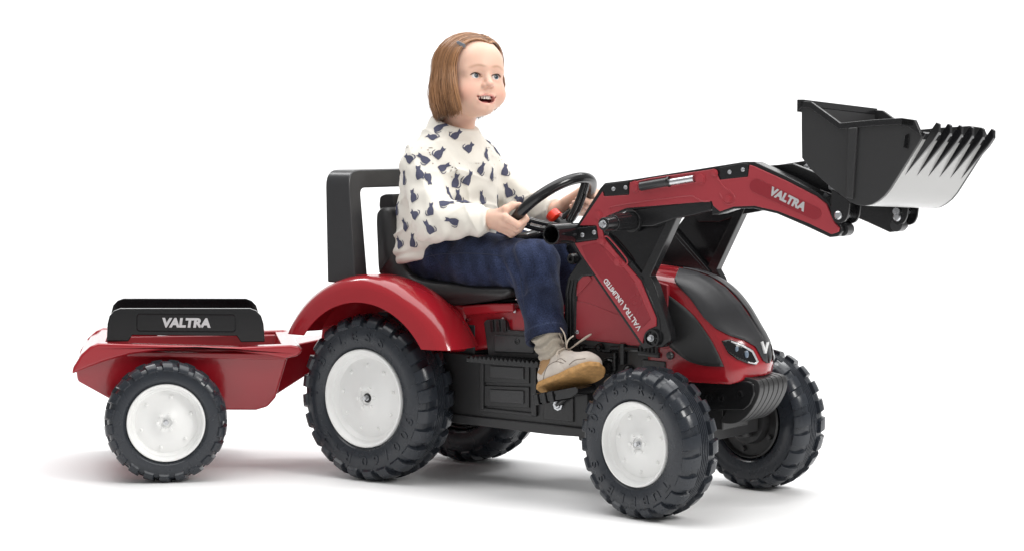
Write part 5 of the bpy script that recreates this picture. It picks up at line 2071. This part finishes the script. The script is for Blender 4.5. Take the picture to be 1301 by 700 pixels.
def foot(heel, toe, roll, ankle, side):
    heel, toe = Vector(heel), Vector(toe)
    ex = (toe - heel).normalized()
    up = Vector((0, 0, 1))
    ez = (up - ex * up.dot(ex)).normalized()
    ey = ez.cross(ex)
    q = Matrix.Rotation(roll, 3, ex)
    ez = q @ ez
    ey = q @ ey
    Rm = np.array((ex, ey, ez)).T
    o = np.array(heel)
    Lf = (toe - heel).length
    k = Lf / 0.178
    def w(x, y, z):
        return o + Rm @ (np.array((x, y, z)) * k)
    # sole
    def outline(x):
        return np.interp(x, [0, 0.006, 0.02, 0.05, 0.085, 0.125, 0.155, 0.170, 0.178], [0.0, 0.017, 0.0255, 0.0275, 0.0285, 0.0355, 0.033, 0.023, 0.0])
    xs_ = np.concatenate([np.linspace(0, 0.02, 8), np.linspace(0.03, 0.15, 14), np.linspace(0.156, 0.178, 10)])
    ring = [(x, -outline(x)) for x in xs_] + [(x, outline(x)) for x in xs_[::-1][1:-1]]
    bm = bmesh.new()
    lev = []
    for z, gr in ((0.0, 0.95), (0.0025, 1.0), (0.0105, 1.0), (0.013, 0.97)):
        lev.append([bm.verts.new(w(0.089 + (x - 0.089) * gr, y * gr, z + (0.010 * max(0, (x - 0.13) / 0.05) ** 2))) for x, y in ring])
    n = len(ring)
    for A, Bq in zip(lev, lev[1:]):
        for i in range(n):
            bm.faces.new((A[i], A[(i + 1) % n], Bq[(i + 1) % n], Bq[i]))
    bm.faces.new(lev[0][::-1])
    bm.faces.new(lev[-1])
    sh = Field()
    ank = np.array(ankle)
    sh.cap(w(0.030, 0, 0.030), w(0.075, 0, 0.030), 0.0270, 0.0280, 0.01)
    sh.cap(w(0.075, 0, 0.028), w(0.130, 0, 0.026), 0.0285, 0.0300, 0.015)
    sh.ell(w(0.135, 0, 0.028), (0.036 * k, 0.0310 * k, 0.022 * k), 0.012, Rm)
    sh.cap(w(0.034, 0, 0.030), w(0.040, 0, 0.068), 0.0285, 0.0300, 0.012)
    sh.cap(w(0.055, 0, 0.062), w(0.110, 0, 0.040), 0.0230, 0.0190, 0.014)
    def post(p, d):
        l = (p - o) @ Rm / k
        d = np.maximum(d, -(l[:, 2] - 0.012) * k)
        top_ = 0.078 - 0.10 * np.clip(l[:, 0] - 0.045, 0, 1) + 0.05 * np.clip(0.03 - l[:, 0], 0, 1)
        d = smax(d, (l[:, 2] - top_) * k, 0.003)
        # seam of the quarter over the vamp
        seam = np.abs(l[:, 0] - (0.092 - 0.55 * (l[:, 2] - 0.03)))
        d = d + 0.0016 * np.exp(-(seam / 0.0022) ** 2)
        return d - 0.0008 * snoise(p, 120, 1.0)
    sh.post = post
    c = np.array(w(0.09, 0, 0.04))
    ps, ff = surface(sh, c - 0.13, c + 0.13, 0.0022, 16)
    shoe = plink('shoe', sdf_mesh('shoe', ps, ff), M_SUEDE, person, ang=180)
    finish('sole', bm, M_CREPE, shoe, ang=50, bevel=0.0015)
    # tan heel patch and tongue, laces with a bow
    shoe_bvh = BVHTree.FromPolygons([tuple(v) for v in ps], [tuple(int(i) for i in q) for q in ff])
    if side < 0:
        bm = conform([(681, 464), (688, 458), (700, 453), (698, 461), (692, 470), (688, 476), (683, 473)], shoe_bvh, TF, 3, 0.0010)
        finish('heel_patch', bm, M_TAN, shoe, ang=180)
        for line in ([(690, 490), (691, 477), (696, 465), (706, 459), (716, 461)], [(706, 459), (712, 455), (719, 459)], [(723, 463), (731, 457), (744, 455)]):
            bm = bmesh.new()
            path = []
            for q in spline(line, 6):
                oo, dd = TF.ray(q.x, q.y)
                hit, nr, _, _ = shoe_bvh.ray_cast(oo, dd.normalized())
                if hit is not None:
                    path.append(hit)
            if len(path) > 4:
                add_sweep(bm, path, 0.0009, 6)
                finish('shoe_seam', bm, M_STITCH, shoe, ang=180)
            else:
                bm.free()
    for j in range(3):
        x = 0.078 + j * 0.012
        z = 0.074 - j * 0.0085
        bm = bmesh.new()
        add_sweep(bm, [w(x - 0.004, -0.021, z - 0.012), w(x, -0.010, z + 0.0005), w(x + 0.002, 0, z + 0.003), w(x + 0.002, 0.010, z + 0.0005), w(x, 0.020, z - 0.012)], 0.0016, 7)
        finish('lace', bm, M_LACE, shoe, ang=180)
    loops = (([(0.080, -0.004, 0.076), (0.090, -0.020, 0.098), (0.086, -0.030, 0.112), (0.078, -0.026, 0.108), (0.076, -0.010, 0.086)]),
             ([(0.080, 0.002, 0.076), (0.110, 0.010, 0.090), (0.134, 0.012, 0.098), (0.130, 0.004, 0.092), (0.100, 0.000, 0.080)]),
             ([(0.082, -0.006, 0.076), (0.104, -0.026, 0.072), (0.118, -0.034, 0.076), (0.136, -0.038, 0.078)]),
             ([(0.080, -0.010, 0.076), (0.078, -0.026, 0.064), (0.080, -0.031, 0.052)]))
    for lp in loops:
        bm = bmesh.new()
        add_sweep(bm, [w(*p) for p in (tuple(v) for v in spline(lp, 5))], 0.0016, 7)
        finish('lace', bm, M_LACE, shoe, ang=180)
    # sock
    sk = Field()
    a0 = np.array(w(0.042, 0, 0.060))
    sk.cap(a0, ank, 0.0290, 0.0320, 0.01)
    dirn = (ank - a0) / np.linalg.norm(ank - a0)
    sk.post = lambda p, d: d - 0.0032 * np.sin(((p - a0) @ dirn) * 330 + 4.0 * snoise(p, 70, 2.0) + 70 * p[:, 1]) - 0.0026 * snoise(p, 85, 5.0)
    c = (a0 + ank) / 2
    ps, ff = surface(sk, c - 0.10, c + 0.10, 0.0024, 16)
    plink('sock', sdf_mesh('sock', ps, ff), M_SOCK, person, ang=180)
    return shoe
HEEL = TF.at(686, 499, -0.150)
TOE = TF.at(762, 472, -0.180)
foot(HEEL, TOE, radians(-22), JE + JD * -0.01, -1)
h2 = PED2 + Vector((-0.06, -0.01, 0.015))
foot(h2, h2 + Vector((0.175, 0.0, 0.02)), 0.0, JE2 + JD2 * -0.01, 1)
